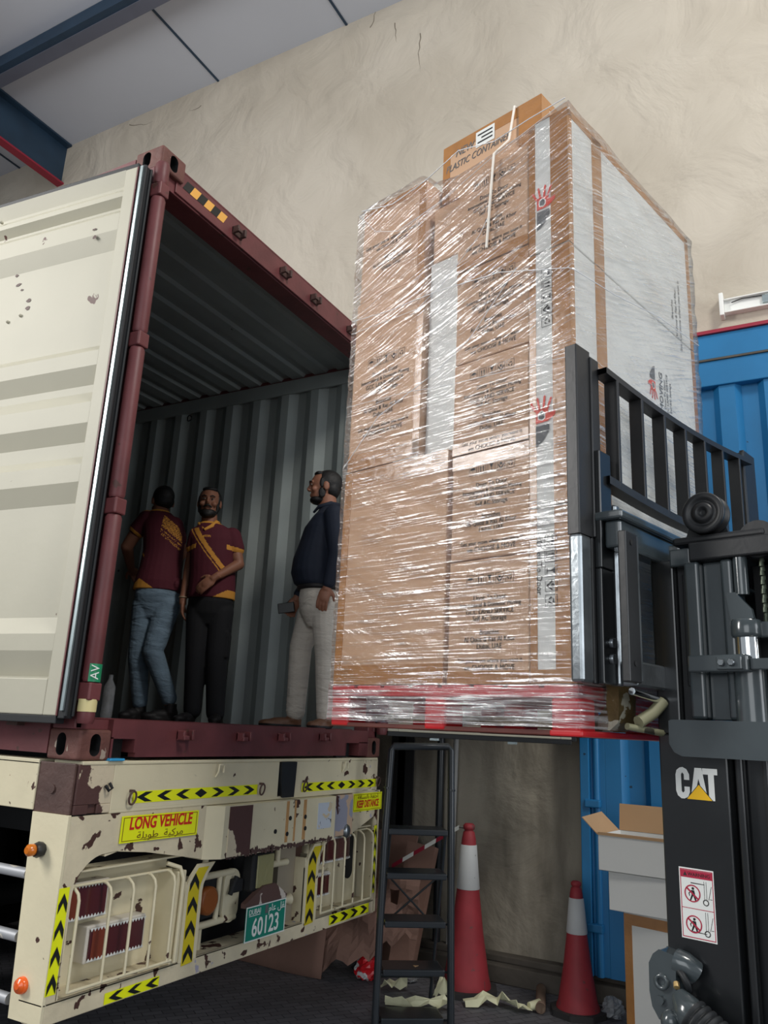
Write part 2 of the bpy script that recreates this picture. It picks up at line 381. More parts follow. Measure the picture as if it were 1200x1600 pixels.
# wall lamp (batten) above the blue gate
wl = thing('batten_light', 'old fluorescent batten fitting on the plaster wall above the blue gate', 'light fixture', (3.43, -2.13, 4.64))
MB().box(-0.035, 0.0, -1.25, -0.03, -0.055, 0.055).box(-0.06, -0.035, -1.25, -0.03, 0.045, 0.055).box(-0.06, -0.035, -1.25, -0.03, -0.055, -0.045).build('tray', white, wl, bevel=0.003)
MB().box(-0.09, 0.0, -0.03, 0.0, -0.085, 0.095).build('end_cap', white, wl, bevel=0.006)
MB().box(-0.06, -0.036, -0.42, -0.28, -0.03, 0.03).build('ballast', galv, wl, bevel=0.006)
MB().tube([(-0.05, -0.08, 0.02), (-0.052, -0.15, 0.035), (-0.05, -0.3, 0.03)], 0.004).tube([(-0.05, -0.42, 0), (-0.052, -0.5, 0.02), (-0.05, -0.7, 0.0)], 0.004).build('wire', satinb, wl)

rc = random.Random(21)
for y0, z0, L_, dr in ((4.55, 8.80, 0.5, -0.2), (3.35, 8.62, 0.22, -2.2), (1.05, 8.70, 0.35, 0.4), (0.45, 8.35, 0.55, -1.3), (0.15, 8.72, 0.4, 0.1), (0.75, 8.62, 0.3, -1.8)):
    P_ = [Vector((3.432, y0, z0))]; an = dr
    for i in range(9):
        an += rc.uniform(-.5, .5); P_.append(P_[-1] + Vector((0, -cos(an), sin(an))) * L_ / 9)
    tag(MB().tube(P_, [0.007 - 0.0006 * i for i in range(10)], 6).build('wall_crack', mat('crack_grey', S(120, 112, 100), 0.9) if 'crack_grey' not in MATS else MATS['crack_grey']), None, None, None, 'structure')
# conduit pipes on the wall
tag(MB().tube([(3.38, -0.10, 0.12), (3.38, -0.16, 3.4)], 0.02, 12).build('conduit_pipe', pipe_m), 'pale conduit pipe standing against the wall, nearer the tall cone', 'pipe')
tag(MB().tube([(3.39, 0.0, 0.12), (3.39, 0.0, 3.4)], 0.028, 12).build('conduit_pipe', ladder_m), 'dark grey conduit pipe on the wall behind the ladder', 'pipe')
st = MB().box(3.335, 3.425, 0.27, 0.33, 0.16, 3.2).box(3.335, 3.35, 0.20, 0.39, 0.16, 3.2)
tag(st.build('steel_post', satinb), 'dark steel post standing between the trailer and the wall', 'post')

# ------------------------------------------------------------------ blue corrugated gate
gate = thing('corrugated_gate', 'bright blue corrugated steel gate beside the plaster wall behind the forklift', 'gate', (3.2, -1.10, 0.17))
g = MB(); pts = []; y = -0.16
while y > -6.5:
    for dy, dx in ((0, 0.0), (-0.10, 0.0), (-0.14, 0.05), (-0.24, 0.05), (-0.28, 0)): pts.append((dx, y + dy))
    y -= 0.28
vs = []; fs = []
for (x, yq) in pts: vs += [(x, yq, 0.0), (x, yq, 3.80)]
fs = [(2 * i, 2 * i + 1, 2 * i + 3, 2 * i + 2) for i in range(len(pts) - 1)]
g.add(vs, fs); g.build('panel', blue, gate)
MB().box(-0.02, 0.10, -6.6, 0.0, 3.78, 3.965).box(-0.03, 0.10, -6.6, 0.0, 3.975, 4.16).build('top_rail', blue, gate, bevel=0.006)
MB().box(-0.032, -0.018, -6.6, 0.0, 3.963, 3.977).build('seam_strip', conc, gate)
MB().box(-0.05, 0.2, -6.6, 0.02, 4.16, 4.185).build('capping', red_oxide, gate)
MB().box(-0.03, 0.08, -0.06, 0.0, 0, 3.8).box(0.0, 0.08, -0.16, -0.06, 0, 3.8).tube([(0.0, -0.10, 0), (0.0, -0.10, 3.8)], 0.022).build('corner_post', blue, gate, bevel=0.005)
for zz in (0.25, 0.98, 1.7, 2.6): MB().box(-0.05, 0.0, -0.13, -0.03, zz, zz + 0.05).build('hinge', blue, gate, bevel=0.008)

# ------------------------------------------------------------------ shipping container (base at z 1.40)
BZ, H, W, LEN = 1.40, 2.84, 2.438, 12.0
con = thing('shipping_container', 'maroon steel shipping container with open doors standing on the trailer', 'shipping container', (0, 0, BZ))

def oval(w, h, n=32):
    o = []
    for i in range(n):
        a = 2 * pi * i / n; r = min(w, h) / 2; L = max(w, h) / 2 - r
        if h >= w: o.append((r * cos(a), r * sin(a) + (L if sin(a) >= 0 else -L)))
        else: o.append((r * cos(a) + (L if cos(a) >= 0 else -L), r * sin(a)))
    return o
def rectring(w, h, n=32):
    o = []
    for i in range(n):
        a = 2 * pi * i / n; c, s_ = cos(a), sin(a); t = min(w / 2 / abs(c) if abs(c) > 1e-9 else 1e9, h / 2 / abs(s_) if abs(s_) > 1e-9 else 1e9)
        o.append((c * t, s_ * t))
    for tx, ty in ((w / 2, h / 2), (-w / 2, h / 2), (-w / 2, -h / 2), (w / 2, -h / 2)):
        i = min(range(n), key=lambda q: (o[q][0] - tx) ** 2 + (o[q][1] - ty) ** 2); o[i] = (tx, ty)
    return o
def casting(x, z, sx):                       # sx = +1 left corner, -1 right corner; oval holes in the two outer faces, walls darkened as shade
    w, d, h = 0.162, 0.178, 0.118; x0, x1 = sorted((x, x + sx * w))
    o = MB().box(x0, x1, 0, d, z, z + h).build('tmp', [maroon_rust, dark], con, bevel=0.011, seg=3)
    c1 = MB().prism(oval(0.052, 0.086), -0.02, 0.12, 1, REAR((x0 + x1) / 2, 0.10, z + h / 2)).build('tmp_cut', [maroon_rust, dark])
    c2 = MB().prism(oval(0.052, 0.086), -0.02, 0.12, 1, SIDE(x + sx * 0.10, 0.1015, z + h / 2) if sx > 0 else frame((x - 0.10, 0.1015, z + h / 2), (0, 1, 0), (0, 0, 1))).build('tmp_cut', [maroon_rust, dark])
    c1.parent = con; c2.parent = con
    for q in (c1, c2):
        m = o.modifiers.new('cut', 'BOOLEAN'); m.operation = 'DIFFERENCE'; m.object = q; m.solver = 'EXACT'
    bpy.context.view_layer.update()
    dg = bpy.context.evaluated_depsgraph_get(); dg.update()
    me = bpy.data.meshes.new_from_object(o.evaluated_get(dg)); me.name = 'corner_casting'
    for q in (o, c1, c2): bpy.data.objects.remove(q)
    n = bpy.data.objects.new('corner_casting', me); COL.objects.link(n); n.parent = con
casting(0, 0, 1); casting(W, 0, -1); casting(0, H - 0.118, 1); casting(W, H - 0.118, -1)

# rear posts with their hinge lugs
for sx, x in ((1, 0.0), (-1, W)):
    m = MB(); a, b = sorted((x + sx * 0.005, x + sx * 0.075)); m.box(a, b, 0.05, 0.16, 0.118, H - 0.118)
    a, b = sorted((x - sx * 0.005, x + sx * 0.03)); m.box(a, b, 0.03, 0.16, 0.118, H - 0.118)
    post = m.build('corner_post', maroon, con, bevel=0.006)
    xx = x + sx * 0.005
    segs = [(0.14, 0.225), (0.30, 0.985), (1.06, 1.755), (1.83, 2.53), (2.605, 2.72)]
    for i, (za, zb) in enumerate(segs):
        MB().tube([(xx, -0.01, za), (xx, -0.01, za + 0.012), (xx, -0.01, zb - 0.012), (xx, -0.01, zb)], [0.029, 0.034, 0.034, 0.029], 16).build('hinge_barrel', maroon, post)
    for za, zb in ((0.228, 0.297), (0.988, 1.057), (1.758, 1.827), (2.533, 2.602)):
        MB().box(xx - 0.03, xx + 0.03, -0.045, 0.04, za, zb).build('hinge_lug', maroon, post, bevel=0.006)
lb = MB().lathe([(0.036, 0), (0.036, 0.048)], 20, M=Matrix.Translation((0.005, -0.01, 0.185))); lb.build('post_label', mat('cream_label', S(222, 208, 150), 0.5), con)
av = MB(); av.add([((0.0365) * cos(a) + 0.005, 0.0365 * sin(a) - 0.01, z) for z in (0.30, 0.37) for a in [rad(-150 + 12 * i) for i in range(12)]], [(i, i + 1, 13 + i, 12 + i) for i in range(11)], 0, True)
av.text('AV', 0.045, frame((-0.013, -0.049, 0.337), (0.82, -0.57, 0), (0, 0, 1)) @ Matrix.Rotation(rad(90), 4, 'Z'), 1)
av.build('inspection_sticker', [mat('green_sticker', S(26, 142, 96), 0.4), white], con)

# header
m = MB().box(0.13, W - 0.13, 0.02, 0.035, 2.665, 2.80).box(0.13, W - 0.13, 0.02, 0.16, 2.80, 2.812).box(0.075, W - 0.075, 0.035, 0.16, 2.66, 2.675)
m.box(0.03, 0.32, 0.03, 0.05, 2.655, 2.73)
hd = m.build('header', maroon, con, bevel=0.003)
sm = MB(); M = REAR(0.20, 0.018, 2.737)
def stripes(M, flip):
    for i in range(6):
        a = 0.052 * i; pts = [(a, 0.028), (a + 0.052, 0.028), (a + 0.052 - 0.028, -0.028), (a - 0.028, -0.028)]
        if flip: pts = [(-p[0], p[1]) for p in pts][::-1]
        sm.poly(pts, 0.0, (i + 1) % 2, M)
stripes(REAR(0.20, 0.0185, 2.745), False); sm.build('hazard_stripes', [mat('amber_reflective', S(240, 178, 84), 0.4), blackf], con); sm = MB(); stripes(REAR(W - 0.20, 0.0185, 2.745), True)
sm.build('hazard_stripes', [MATS['amber_reflective'], blackf], con)
def keeper(x, z, M=None):
    m = MB()
    m.box(x - 0.04, x + 0.04, -0.012, 0.0, z - 0.022, z + 0.022)
    m.box(x - 0.04, x - 0.025, -0.045, 0, z - 0.02, z + 0.02).box(x + 0.018, x + 0.034, -0.045, 0, z - 0.02, z + 0.026).box(x - 0.04, x - 0.005, -0.05, -0.036, z - 0.02, z + 0.0)
    return m
for x, z in ((0.598, 2.725), (1.032, 2.728), (1.354, 2.725), (1.789, 2.726)):
    o = keeper(x, z).build('cam_keeper', brown_rust, con, bevel=0.004); o.location.y = 0.022
# sill with two forklift pockets
m = MB().box(0.162, W - 0.162, 0.0, 0.15, 0.085, 0.160).box(0.30, 2.01, 0.0, 0.04, 0.012, 0.085).box(0.162, 0.172, 0, 0.15, 0.01, 0.09).box(0.290, 0.30, 0, 0.30, 0.03, 0.085)
m.box(2.005, 2.015, 0, 0.30, 0.03, 0.085).box(2.165, W - 0.162, 0, 0.10, 0.01, 0.09).box(0.162, W - 0.162, 0.12, 0.16, 0.09, 0.165)
m.box(0.0, 0.162, 0.03, 0.16, 0.119, 0.158).box(W - 0.162, W, 0.03, 0.16, 0.119, 0.158)
m.build('sill', maroon, con)
for x in (0.172, 2.015): MB().box(x, x + (0.118 if x < 1 else 0.15), 0.07, 0.09, 0.0, 0.085).build('pocket_shade_plate', dark, con)  # dark plate behind each pocket mouth, stands in for the shade inside
for x, z in ((0.577, 0.105), (1.0, 0.105), (1.342, 0.108), (1.744, 0.115)): keeper(x, z).build('cam_keeper', maroon, con, bevel=0.004)
# bottom frame, floor, side rails
MB().box(0.0, 0.05, 0.178, LEN, 0.02, 0.16).box(W - 0.05, W, 0.178, LEN, 0.02, 0.16).build('bottom_rail', maroon, con)
cm = MB()
for i in range(30): cm.box(0.05, W - 0.05, 0.45 + i * 0.39, 0.50 + i * 0.39, 0.03, 0.13)
cm.build('cross_members', maroon, con)
MB().box(0.03, W - 0.03, 0.16, LEN, 0.135, 0.16).build('floor_boards', ply, con)
MB().box(0.0, 0.06, 0.178, LEN, H - 0.09, H - 0.03).box(W - 0.06, W, 0.178, LEN, H - 0.09, H - 0.03).build('top_rail', maroon, con)
MB().box(W - 0.075, W - 0.055, 0.16, LEN, 2.66, 2.77).box(0.055, 0.075, 0.16, LEN, 2.66, 2.77).build('inner_top_rail', cont_in, con)
def corrugated(x0, depth, mt, name):
    pts = []; y = 0.36
    while y < LEN - 0.1:
        for dy, d in ((0.0, 0), (0.070, 0), (0.138, 1), (0.208, 1)): pts.append((x0 + depth * d, y + dy))
        y += 0.276
    vs = []
    for p in pts: vs += [(p[0], p[1], 0.15), (p[0], p[1], 2.77)]
    m = MB().add(vs, [(2 * i, 2 * i + 1, 2 * i + 3, 2 * i + 2) for i in range(len(pts) - 1)])
    m.box(x0 - 0.004, x0 + 0.004, 0.14, 0.38, 0.15, 2.77)
    return m.build(name, mt, con)
corrugated(W - 0.063, 0.036, cont_in, 'side_panel'); corrugated(0.063, -0.036, cont_in, 'side_panel')
vs = []; pts = []; y = 0.16
while y < LEN:
    for dy, d in ((0, 0), (0.105, 0), (0.125, 0.02), (0.19, 0.02), (0.21, 0)): pts.append((y + dy, 2.785 + d))
    y += 0.21
for p in pts: vs += [(0.05, p[0], p[1]), (W - 0.05, p[0], p[1])]
MB().add(vs, [(2 * i, 2 * i + 1, 2 * i + 3, 2 * i + 2) for i in range(len(pts) - 1)]).build('roof_panel', cont_in, con)
MB().box(0.05, W - 0.05, 0.16, LEN, 2.812, 2.818).build('roof_skin', maroon, con)
MB().box(0.03, W - 0.03, LEN - 0.03, LEN, 0.1, 2.8).build('front_panel', cont_in, con)
# number down the first flat of the lining
tm = MB()
for i, ch in enumerate('BEAU 5008'):
    tm.text(ch, 0.105, frame((W - 0.069, 0.275, 2.44 - i * 0.105), (0, -1, 0), (0, 0, 1)), 0)
tm.build('container_number', mat('stencil_grey', S(196, 198, 192), 0.7), con)
# scuffs and lashing rings on the lining
rg = MB()
for y in (0.33, 1.9): rg.tube([(W - 0.085 - 0.01 * abs(sin(a)), y + 0.025 * cos(a), 2.60 + 0.025 * sin(a)) for a in [2 * pi * i / 12 for i in range(13)]], 0.005, 6)
rg.build('lashing_ring', dark, con)

# ------------ doors: local x = 0 hinge edge .. width, y = outward from inner face, z up
DW, DZ0, DZ1 = 1.165, 0.165, 2.665
def make_door(loc, ax, ay, hub):
    o = bpy.data.objects.new('door', None); COL.objects.link(o); o.parent = con
    ax = Vector(ax); ay = Vector(ay)
    M = Matrix(((ax.x, ay.x, 0, loc[0]), (ax.y, ay.y, 0, loc[1]), (0, 0, 1, 0), (0, 0, 0, 1)))
    fr = MB(); z0, z1 = DZ0, DZ1
    fr.box(0.0, 0.068, 0.0, 0.052, z0, z1, M=M).box(DW - 0.068, DW, 0.0, 0.052, z0, z1, M=M)
    fr.box(0.068, DW - 0.068, 0.0, 0.03, z0, z0 + 0.14, M=M).box(0.068, DW - 0.068, 0.04, 0.05, z1 - 0.03, z1, M=M)
    fr.build('door_frame', door_cream, o, bevel=0.004)
    # horizontal ribs standing proud of the lining; (z top of upper slope, face top, face bottom, end of lower slope), from the photo
    ribs = [(2.477, 2.434, 2.345, 2.262), (1.774, 1.733, 1.661, 1.584), (1.548, 1.485, 1.389, 1.312), (1.246, 1.20, 1.121, 1.036), (0.552, 0.482, 0.414, 0.313)]
    prof = [(z1, 0.0), (2.60, 0.03), (2.585, 0.03), (2.55, 0.004), (2.525, 0.004), (2.49, 0.036)]
    for a, b, c, d in ribs: prof += [(a, 0.036), (b, 0.002), (c, 0.002), (d, 0.036)]
    prof += [(z0 + 0.14, 0.036)]
    vs = []
    for z, dd in prof: vs += [(0.068, dd, z), (DW - 0.068, dd, z)]
    MB().add(vs, [(2 * i, 2 * i + 1, 2 * i + 3, 2 * i + 2) for i in range(len(prof) - 1)], M=M).build('lining', door_cream, o)
    MB().box(0.0, DW, 0.052, 0.058, z0, z1, M=M).box(-0.006, 0.0, 0.0, 0.058, z0, z1, M=M).build('door_skin', maroon, o)
    gk = MB().box(-0.040, -0.006, 0.004, 0.05, z0 - 0.01, z1 + 0.005, M=M).box(DW, DW + 0.03, 0.004, 0.05, z0 - 0.01, z1 + 0.005, M=M).box(0, DW, 0.004, 0.05, z0 - 0.03, z0, M=M).box(0, DW, 0.004, 0.05, z1, z1 + 0.025, M=M)
    gk.tube([M @ Vector((-0.043, 0.010, z0)), M @ Vector((-0.043, 0.010, z1))], 0.008, 8).tube([M @ Vector((-0.043, 0.045, z0)), M @ Vector((-0.043, 0.045, z1))], 0.008, 8)
    gk.build('gasket', rubber, o, bevel=0.003)
    MB().box(-0.036, -0.022, -0.0035, 0.006, z0 + 0.02, z1 - 0.005, M=M).build('gasket_retainer', galv, o)
    for xx in (0.30, 0.80):
        lr = MB().tube([M @ Vector((xx, 0.095, z0 - 0.02)), M @ Vector((xx, 0.095, z1 + 0.02))], 0.017, 10)
        for zz in (z0 - 0.045, z1 + 0.01): lr.box(xx - 0.03, xx + 0.03, 0.07, 0.12, zz, zz + 0.035, M=M)
        lr.build('lock_rod', brown_rust if not hub else galv, o)
        bk = MB()
        for zz in (0.5, 1.2, 2.0, 2.5): bk.box(xx - 0.035, xx + 0.035, 0.058, 0.118, zz, zz + 0.04, M=M)
        bk.build('rod_bracket', maroon, o)
    bolts = MB()
    for x, z in ((0.93, 2.56), (0.86, 2.57), (0.72, 2.0), (0.64, 2.02), (0.78, 1.02), (0.86, 1.0), (0.94, 2.56), (0.16, 0.3)):
        bolts.ell((x, 0.034 if z < 2.5 else 0.0, z), (0.008, 0.012, 0.008), 8, 6, M=M)
    bolts.build('bolt', door_cream, o)
    if not hub:
        ch = MB()
        for x, z, a, b in ((0.72, 2.255, .013, .009), (0.695, 2.20, .018, .009), (0.665, 2.165, .010, .006), (0.605, 2.095, .016, .012), (0.603, 2.055, .016, .011), (0.20, 2.33, .012, .01), (0.21, 2.375, .014, .005), (0.93, 1.735, .02, .005), (0.88, 1.735, .018, .004), (0.92, 1.56, .02, .005)):
            r = [random.uniform(.7, 1.25) for _ in range(9)]
            ch.poly([(x + a * r[i] * cos(2 * pi * i / 9), z + b * r[i] * sin(2 * pi * i / 9)) for i in range(9)], 0, 0, M @ Matrix(((1, 0, 0, 0), (0, 0, 1, 0.034 if x > 0.3 and z < 2.34 and z > 1.8 else -0.0012), (0, 1, 0, 0), (0, 0, 0, 1))))
        ch.build('paint_chips', brown_rust, o)
    return o
make_door((-0.086, 0.055, 0), (-0.0837, 0.9965, 0), (0.9965, 0.0837, 0), False)
t = rad(20); make_door((W + 0.01, -0.045, 0), (sin(t), -cos(t), 0), (cos(t), sin(t), 0), True)
# door lining of the right door faces the load; its outer skin faces the wall

# ------------------------------------------------------------------ trailer
tr = thing('trailer', 'chipped cream skeletal trailer carrying the maroon container', 'trailer', (0, 0, 0))
MB().box(0.20, 1.345, 0.0, 0.02, 1.205, 1.385).box(1.495, 2.234, 0.0, 0.02, 1.205, 1.385).box(0.03, 2.41, -0.004, 0.16, 1.383, 1.398).box(0.2, 2.4, 0.0, 0.14, 1.195, 1.21).box(0.2, 2.4, 0.12, 0.14, 1.2, 1.385).build('bolster', cream, tr, bevel=0.004)
for x0, x1 in ((0.018, 0.200), (2.235, 2.42)):
    m = MB().box(x0 + 0.012, x1, 0.012, 0.19, 1.20, 1.386)
    cx = (x0 + x1) / 2
    pl = MB().box(x0, x1, 0.0, 0.012, 1.235, 1.386)
    m.build('twistlock_housing', flaked if x0 < 1 else cream_worn, tr, bevel=0.004)
    pl.box(x0, cx - 0.022, 0.0, 0.012, 1.2, 1.235).box(cx + 0.022, x1, 0.0, 0.012, 1.2, 1.235)
    pl.build('housing_plate', flaked if x0 < 1 else cream_worn, tr, bevel=0.003)
MB().box(0.006, 0.018, 0.01, 0.215, 1.20, 1.388).tube([(0.0, 0.12, 1.29), (0.01, 0.12, 1.29)], 0.018).build('side_cover_plate', brown_rust, tr, bevel=0.003)
m = MB().tube([(0.155, -0.006, 1.305), (0.165, -0.02, 1.285), (0.18, -0.02, 1.295), (0.172, -0.01, 1.315)], 0.006, 8); m.build('lock_handle', dark, tr)
MB().prism([(-0.068, 0.09), (0.072, 0.09), (0.068, 0.0), (0.062, -0.09), (-0.045, -0.09), (-0.062, -0.02)], 0, 0.03, M=REAR(1.42, 0.02, 1.292)).build('stop_block', satinb, tr, bevel=0.008)
# side rails and main beams
MB().box(0.0, 0.02, 0.21, 11.5, 1.205, 1.385).box(0.0, 0.10, 0.21, 11.5, 1.375, 1.395).box(2.39, 2.41, 0.21, 11.5, 1.205, 1.385).build('side_rail', cream, tr, bevel=0.003)
MB().box(0.75, 0.87, 0.16, 11.5, 0.98, 1.385).box(1.57, 1.69, 0.16, 11.5, 0.98, 1.385).build('chassis_beam', dark, tr)
# rear face: centre box, tapered wings
wing = MB()
wing.prism([(0.205, 1.195), (0.79, 1.195), (0.79, 0.966), (0.43, 1.030), (0.27, 1.048), (0.205, 1.035)], 0.0, 0.035, M=REAR(0, 0.035, 0))
wing.build('tapered_wing', cream_worn, tr, bevel=0.003)
wing = MB(); wing.prism([(2.12, 1.195), (2.44, 1.195), (2.44, 1.06), (2.12, 0.962)], 0.0, 0.035, M=REAR(0, 0.035, 0))
wing.build('tapered_wing', cream_worn, tr, bevel=0.003)
cb = MB().prism([(0.79, 0.0), (0.86, -0.055), (1.845, -0.055), (1.87, -0.02), (1.87, 0.10), (0.79, 0.10)], 0.962, 1.193)
cb.build('centre_box', cream, tr, bevel=0.003)
def blob(m, x, z, a, b, M, mat_=0, n=14, z_=0.0, j=0.35):
    r = [random.uniform(1 - j, 1 + j) for _ in range(n)]
    m.poly([(x + a * r[i] * cos(2 * pi * i / n), z + b * r[i] * sin(2 * pi * i / n)) for i in range(n)], z_, mat_, M)
pm = MB().box(0.895, 1.068, -0.0585, -0.055, 0.966, 1.188); pm.build('worn_patch_plate', flaked, tr)
rm = MB(); Mr = REAR(0, -0.0565, 0)
for i in range(34): blob(rm, 0.90 + i * 0.0275, 0.967 + random.random() * 0.008, 0.016, 0.006 + random.random() * 0.012, Mr)
rm.build('rust_edge', brown_rust, tr)
for x, z in ((1.395, 1.105), (1.535, 1.103), (1.375, 1.03), (1.54, 1.045), (1.27, 1.05)):
    MB().lathe([(0.011, 0), (0.011, 0.004)], 14, M=REAR(x, -0.0555, z)).build('bolt_hole', dark, tr)
st = MB()
for x, w_ in ((1.37, 0.012), (1.44, 0.008), (1.53, 0.014)): st.box(x - w_, x + w_, -0.0562, -0.0553, 0.99, 1.19)
st.build('rust_streak', mat('pale_rust_stain', S(196, 150, 96), 0.7, var=0.2, vscale=20), tr)
MB().box(1.66, 1.80, -0.0568, -0.055, 1.03, 1.165).build('torn_sticker', mat('torn_sticker_foil', S(196, 204, 214), 0.5, chips=(S(206, 190, 160), 16, 0.56), chips2=(S(60, 60, 66), 22, 0.66)), tr)
MB().box(1.875, 2.115, -0.012, 0.034, 0.965, 1.19).build('buffer_plate', mat('scraped_buffer_paint', S(196, 170, 146), 0.45, chips=(S(150, 152, 168), 5, 0.50), chips2=(S(72, 44, 44), 6, 0.60)), tr, bevel=0.004)
MB().ell((2.05, -0.012, 0.985), (0.035, 0.02, 0.04)).build('buffer_knob', steel, tr)

def chevrons(m, M, L, h, n, sgn=1, k=1):       # arrow heads along +x of M
    for i in range(n):
        c = L * (i + 0.5) / n; w = L / n * 0.30; t_ = L / n * 0.36
        P = [(c - w - t_ / 2, h * .42), (c - w + t_ / 2, h * .42), (c + w, 0), (c - w + t_ / 2, -h * .42), (c - w - t_ / 2, -h * .42), (c + w - t_, 0)]
        if sgn < 0: P = [(2 * c - a, b) for a, b in P][::-1]
        m.poly(P, 0.0012, k, M)
def arrowstrip(x0, x1, z, h, y=-0.0005):
    m = MB(); L = x1 - x0; M = REAR(x0, y, z)
    m.box(0, L, -h / 2, h / 2, 0, 0.0009, 0, M)
    s3 = L * 3 / 7.2
    chevrons(m, M, s3, h, 3, -1); chevrons(m, M @ Matrix.Translation((L - s3, 0, 0)), s3, h, 3, 1)
    q = L * 0.05; m.poly([(L / 2 - q, 0), (L / 2, -h * .42), (L / 2 + q, 0), (L / 2, h * .42)], 0.0012, 1, M)
    return m.build('chevron_strip', [yellow, blackf], tr)
arrowstrip(0.315, 1.165, 1.252, 0.047); arrowstrip(1.565, 2.40, 1.246, 0.047)
for x in (0.30, 1.185, 1.575, 2.405):
    rgm = MB().tube([(x + 0.019 * cos(a), -0.018 - 0.004 * sin(a), 1.252 + 0.026 * sin(a)) for a in [2 * pi * i / 18 for i in range(19)]], 0.0042, 8)
    rgm.box(x - 0.006, x + 0.006, -0.022, 0.0, 1.274, 1.284)
    rgm.build('lashing_eye', brown_rust, tr)
for x in (0.83, 1.98):
    MB().tube([(x, -0.004, 1.32), (x, -0.02, 1.345), (x, -0.02, 1.375), (x + 0.035, -0.02, 1.375), (x + 0.035, -0.02, 1.34)], 0.005, 8).build('wire_hook', cream, tr)
# signs
sg = MB(); Ms = REAR(0.50, -0.004, 1.128) @ Matrix.Rotation(-0.006, 4, 'Z')
sg.box(-0.232, 0.232, -0.052, 0.052, 0, 0.003, 0, Ms); sg.ring(rectring(0.445, 0.092), rectring(0.438, 0.087), 0.003, 0.0036, 2, Ms)
sg.text('LONG VEHICLE', 0.067, Ms @ Matrix.Translation((0, 0.019, 0.0042)), 1, sx=0.82, bold=0.0018, shear=0.08)
sg.text('\uFE94\uFEE0\uFEF3\uFEEE\uFEC3  \uFE94\uFE92\uFEDB\uFEAE\uFEE3', 0.038, Ms @ Matrix.Translation((0, -0.029, 0.0042)), 2, sx=1.5)
sg.build('long_vehicle_sign', [yellow, sign_red, mat('dark_sign_print', S(120, 90, 20), 0.5)], tr)
sg = MB(); Ms = REAR(2.305, -0.001, 1.137)
sg.box(-0.18, 0.18, -0.052, 0.052, 0, 0.003, 0, Ms); sg.ring(rectring(0.345, 0.092), rectring(0.338, 0.087), 0.003, 0.0036, 2, Ms)
sg.text('KEEP DISTANCE', 0.058, Ms @ Matrix.Translation((0, -0.012, 0.0042)), 1, sx=0.66, bold=0.0014, shear=0.1)
sg.text('\uFE94\uFED3\uFE8E\uFEB4\uFEE4\uFEDF\uFE8E\uFE91 \uFEC6\uFED4\uFE98\uFEA3\uFE8D', 0.034, Ms @ Matrix.Translation((0, 0.030, 0.0042)), 2, sx=1.2)
sg.build('keep_distance_sign', [yellow, sign_red, MATS['dark_sign_print']], tr)

# bumper frame
bf = MB()
side = [(-0.0, 1.20), (-0.205, 1.20), (-0.185, 0.80), (-0.17, 0.49), (0.0, 0.49)]           # (−y, z) outline of the end plate
bf.prism([(p[0], p[1]) for p in side], 0.0, 0.012, M=SIDE(0.012, 0, 0))
bf.build('end_plate', cream, tr, bevel=0.003)
bf = MB(); bf.prism([(-p[0], p[1]) for p in side][::-1], 0.0, 0.012, M=frame((2.452, 0, 0), (0, 1, 0), (0, 0, 1)))
bf.build('end_plate', cream, tr, bevel=0.003)
fl = MB()
arc = [(0.205 - 0.0 + 0.13 * (1 - cos(a)) - 0.13, 0.0) for a in (0,)]
pts = [(0.0125, 0.56), (0.0125, 1.195), (0.205, 1.195), (0.205, 1.045)] + [(0.205 - 0.145 * sin(a), 0.90 + 0.145 * cos(a)) for a in [rad(10 * i) for i in range(1, 10)]] + [(0.055, 0.56)]
fl.prism(pts, 0.0, 0.012, M=REAR(0, 0.012, 0))
rim = [(0.27, 1.048), (0.205, 1.045)] + [(0.205 - 0.145 * sin(a), 0.90 + 0.145 * cos(a)) for a in [rad(10 * i) for i in range(1, 10)]] + [(0.06, 0.56)]
for i in range(len(rim) - 1):
    (a, b), (c, d) = rim[i], rim[i + 1]
    fl.add([(a, 0.0, b), (c, 0.0, d), (c, 0.11, d), (a, 0.11, b), (a + .006, 0.0, b + .002), (c + .006, 0.0, d + .002), (c + .006, 0.11, d + .002), (a + .006, 0.11, b + .002)], [(0, 1, 2, 3), (4, 7, 6, 5), (0, 4, 5, 1), (3, 2, 6, 7)])
fl.build('corner_gusset', cream_worn, tr)
MB().box(2.405, 2.4395, 0.0, 0.012, 0.563, 1.06).build('corner_post_plate', cream_worn, tr)
MB().box(0.0125, 2.4395, 0.0, 0.012, 0.488, 0.562).box(0.0, 2.45, 0.0, 0.13, 0.550, 0.562).box(0.0, 2.45, 0.0, 0.10, 0.486, 0.495).build('bumper_bar', cream_worn, tr, bevel=0.004)
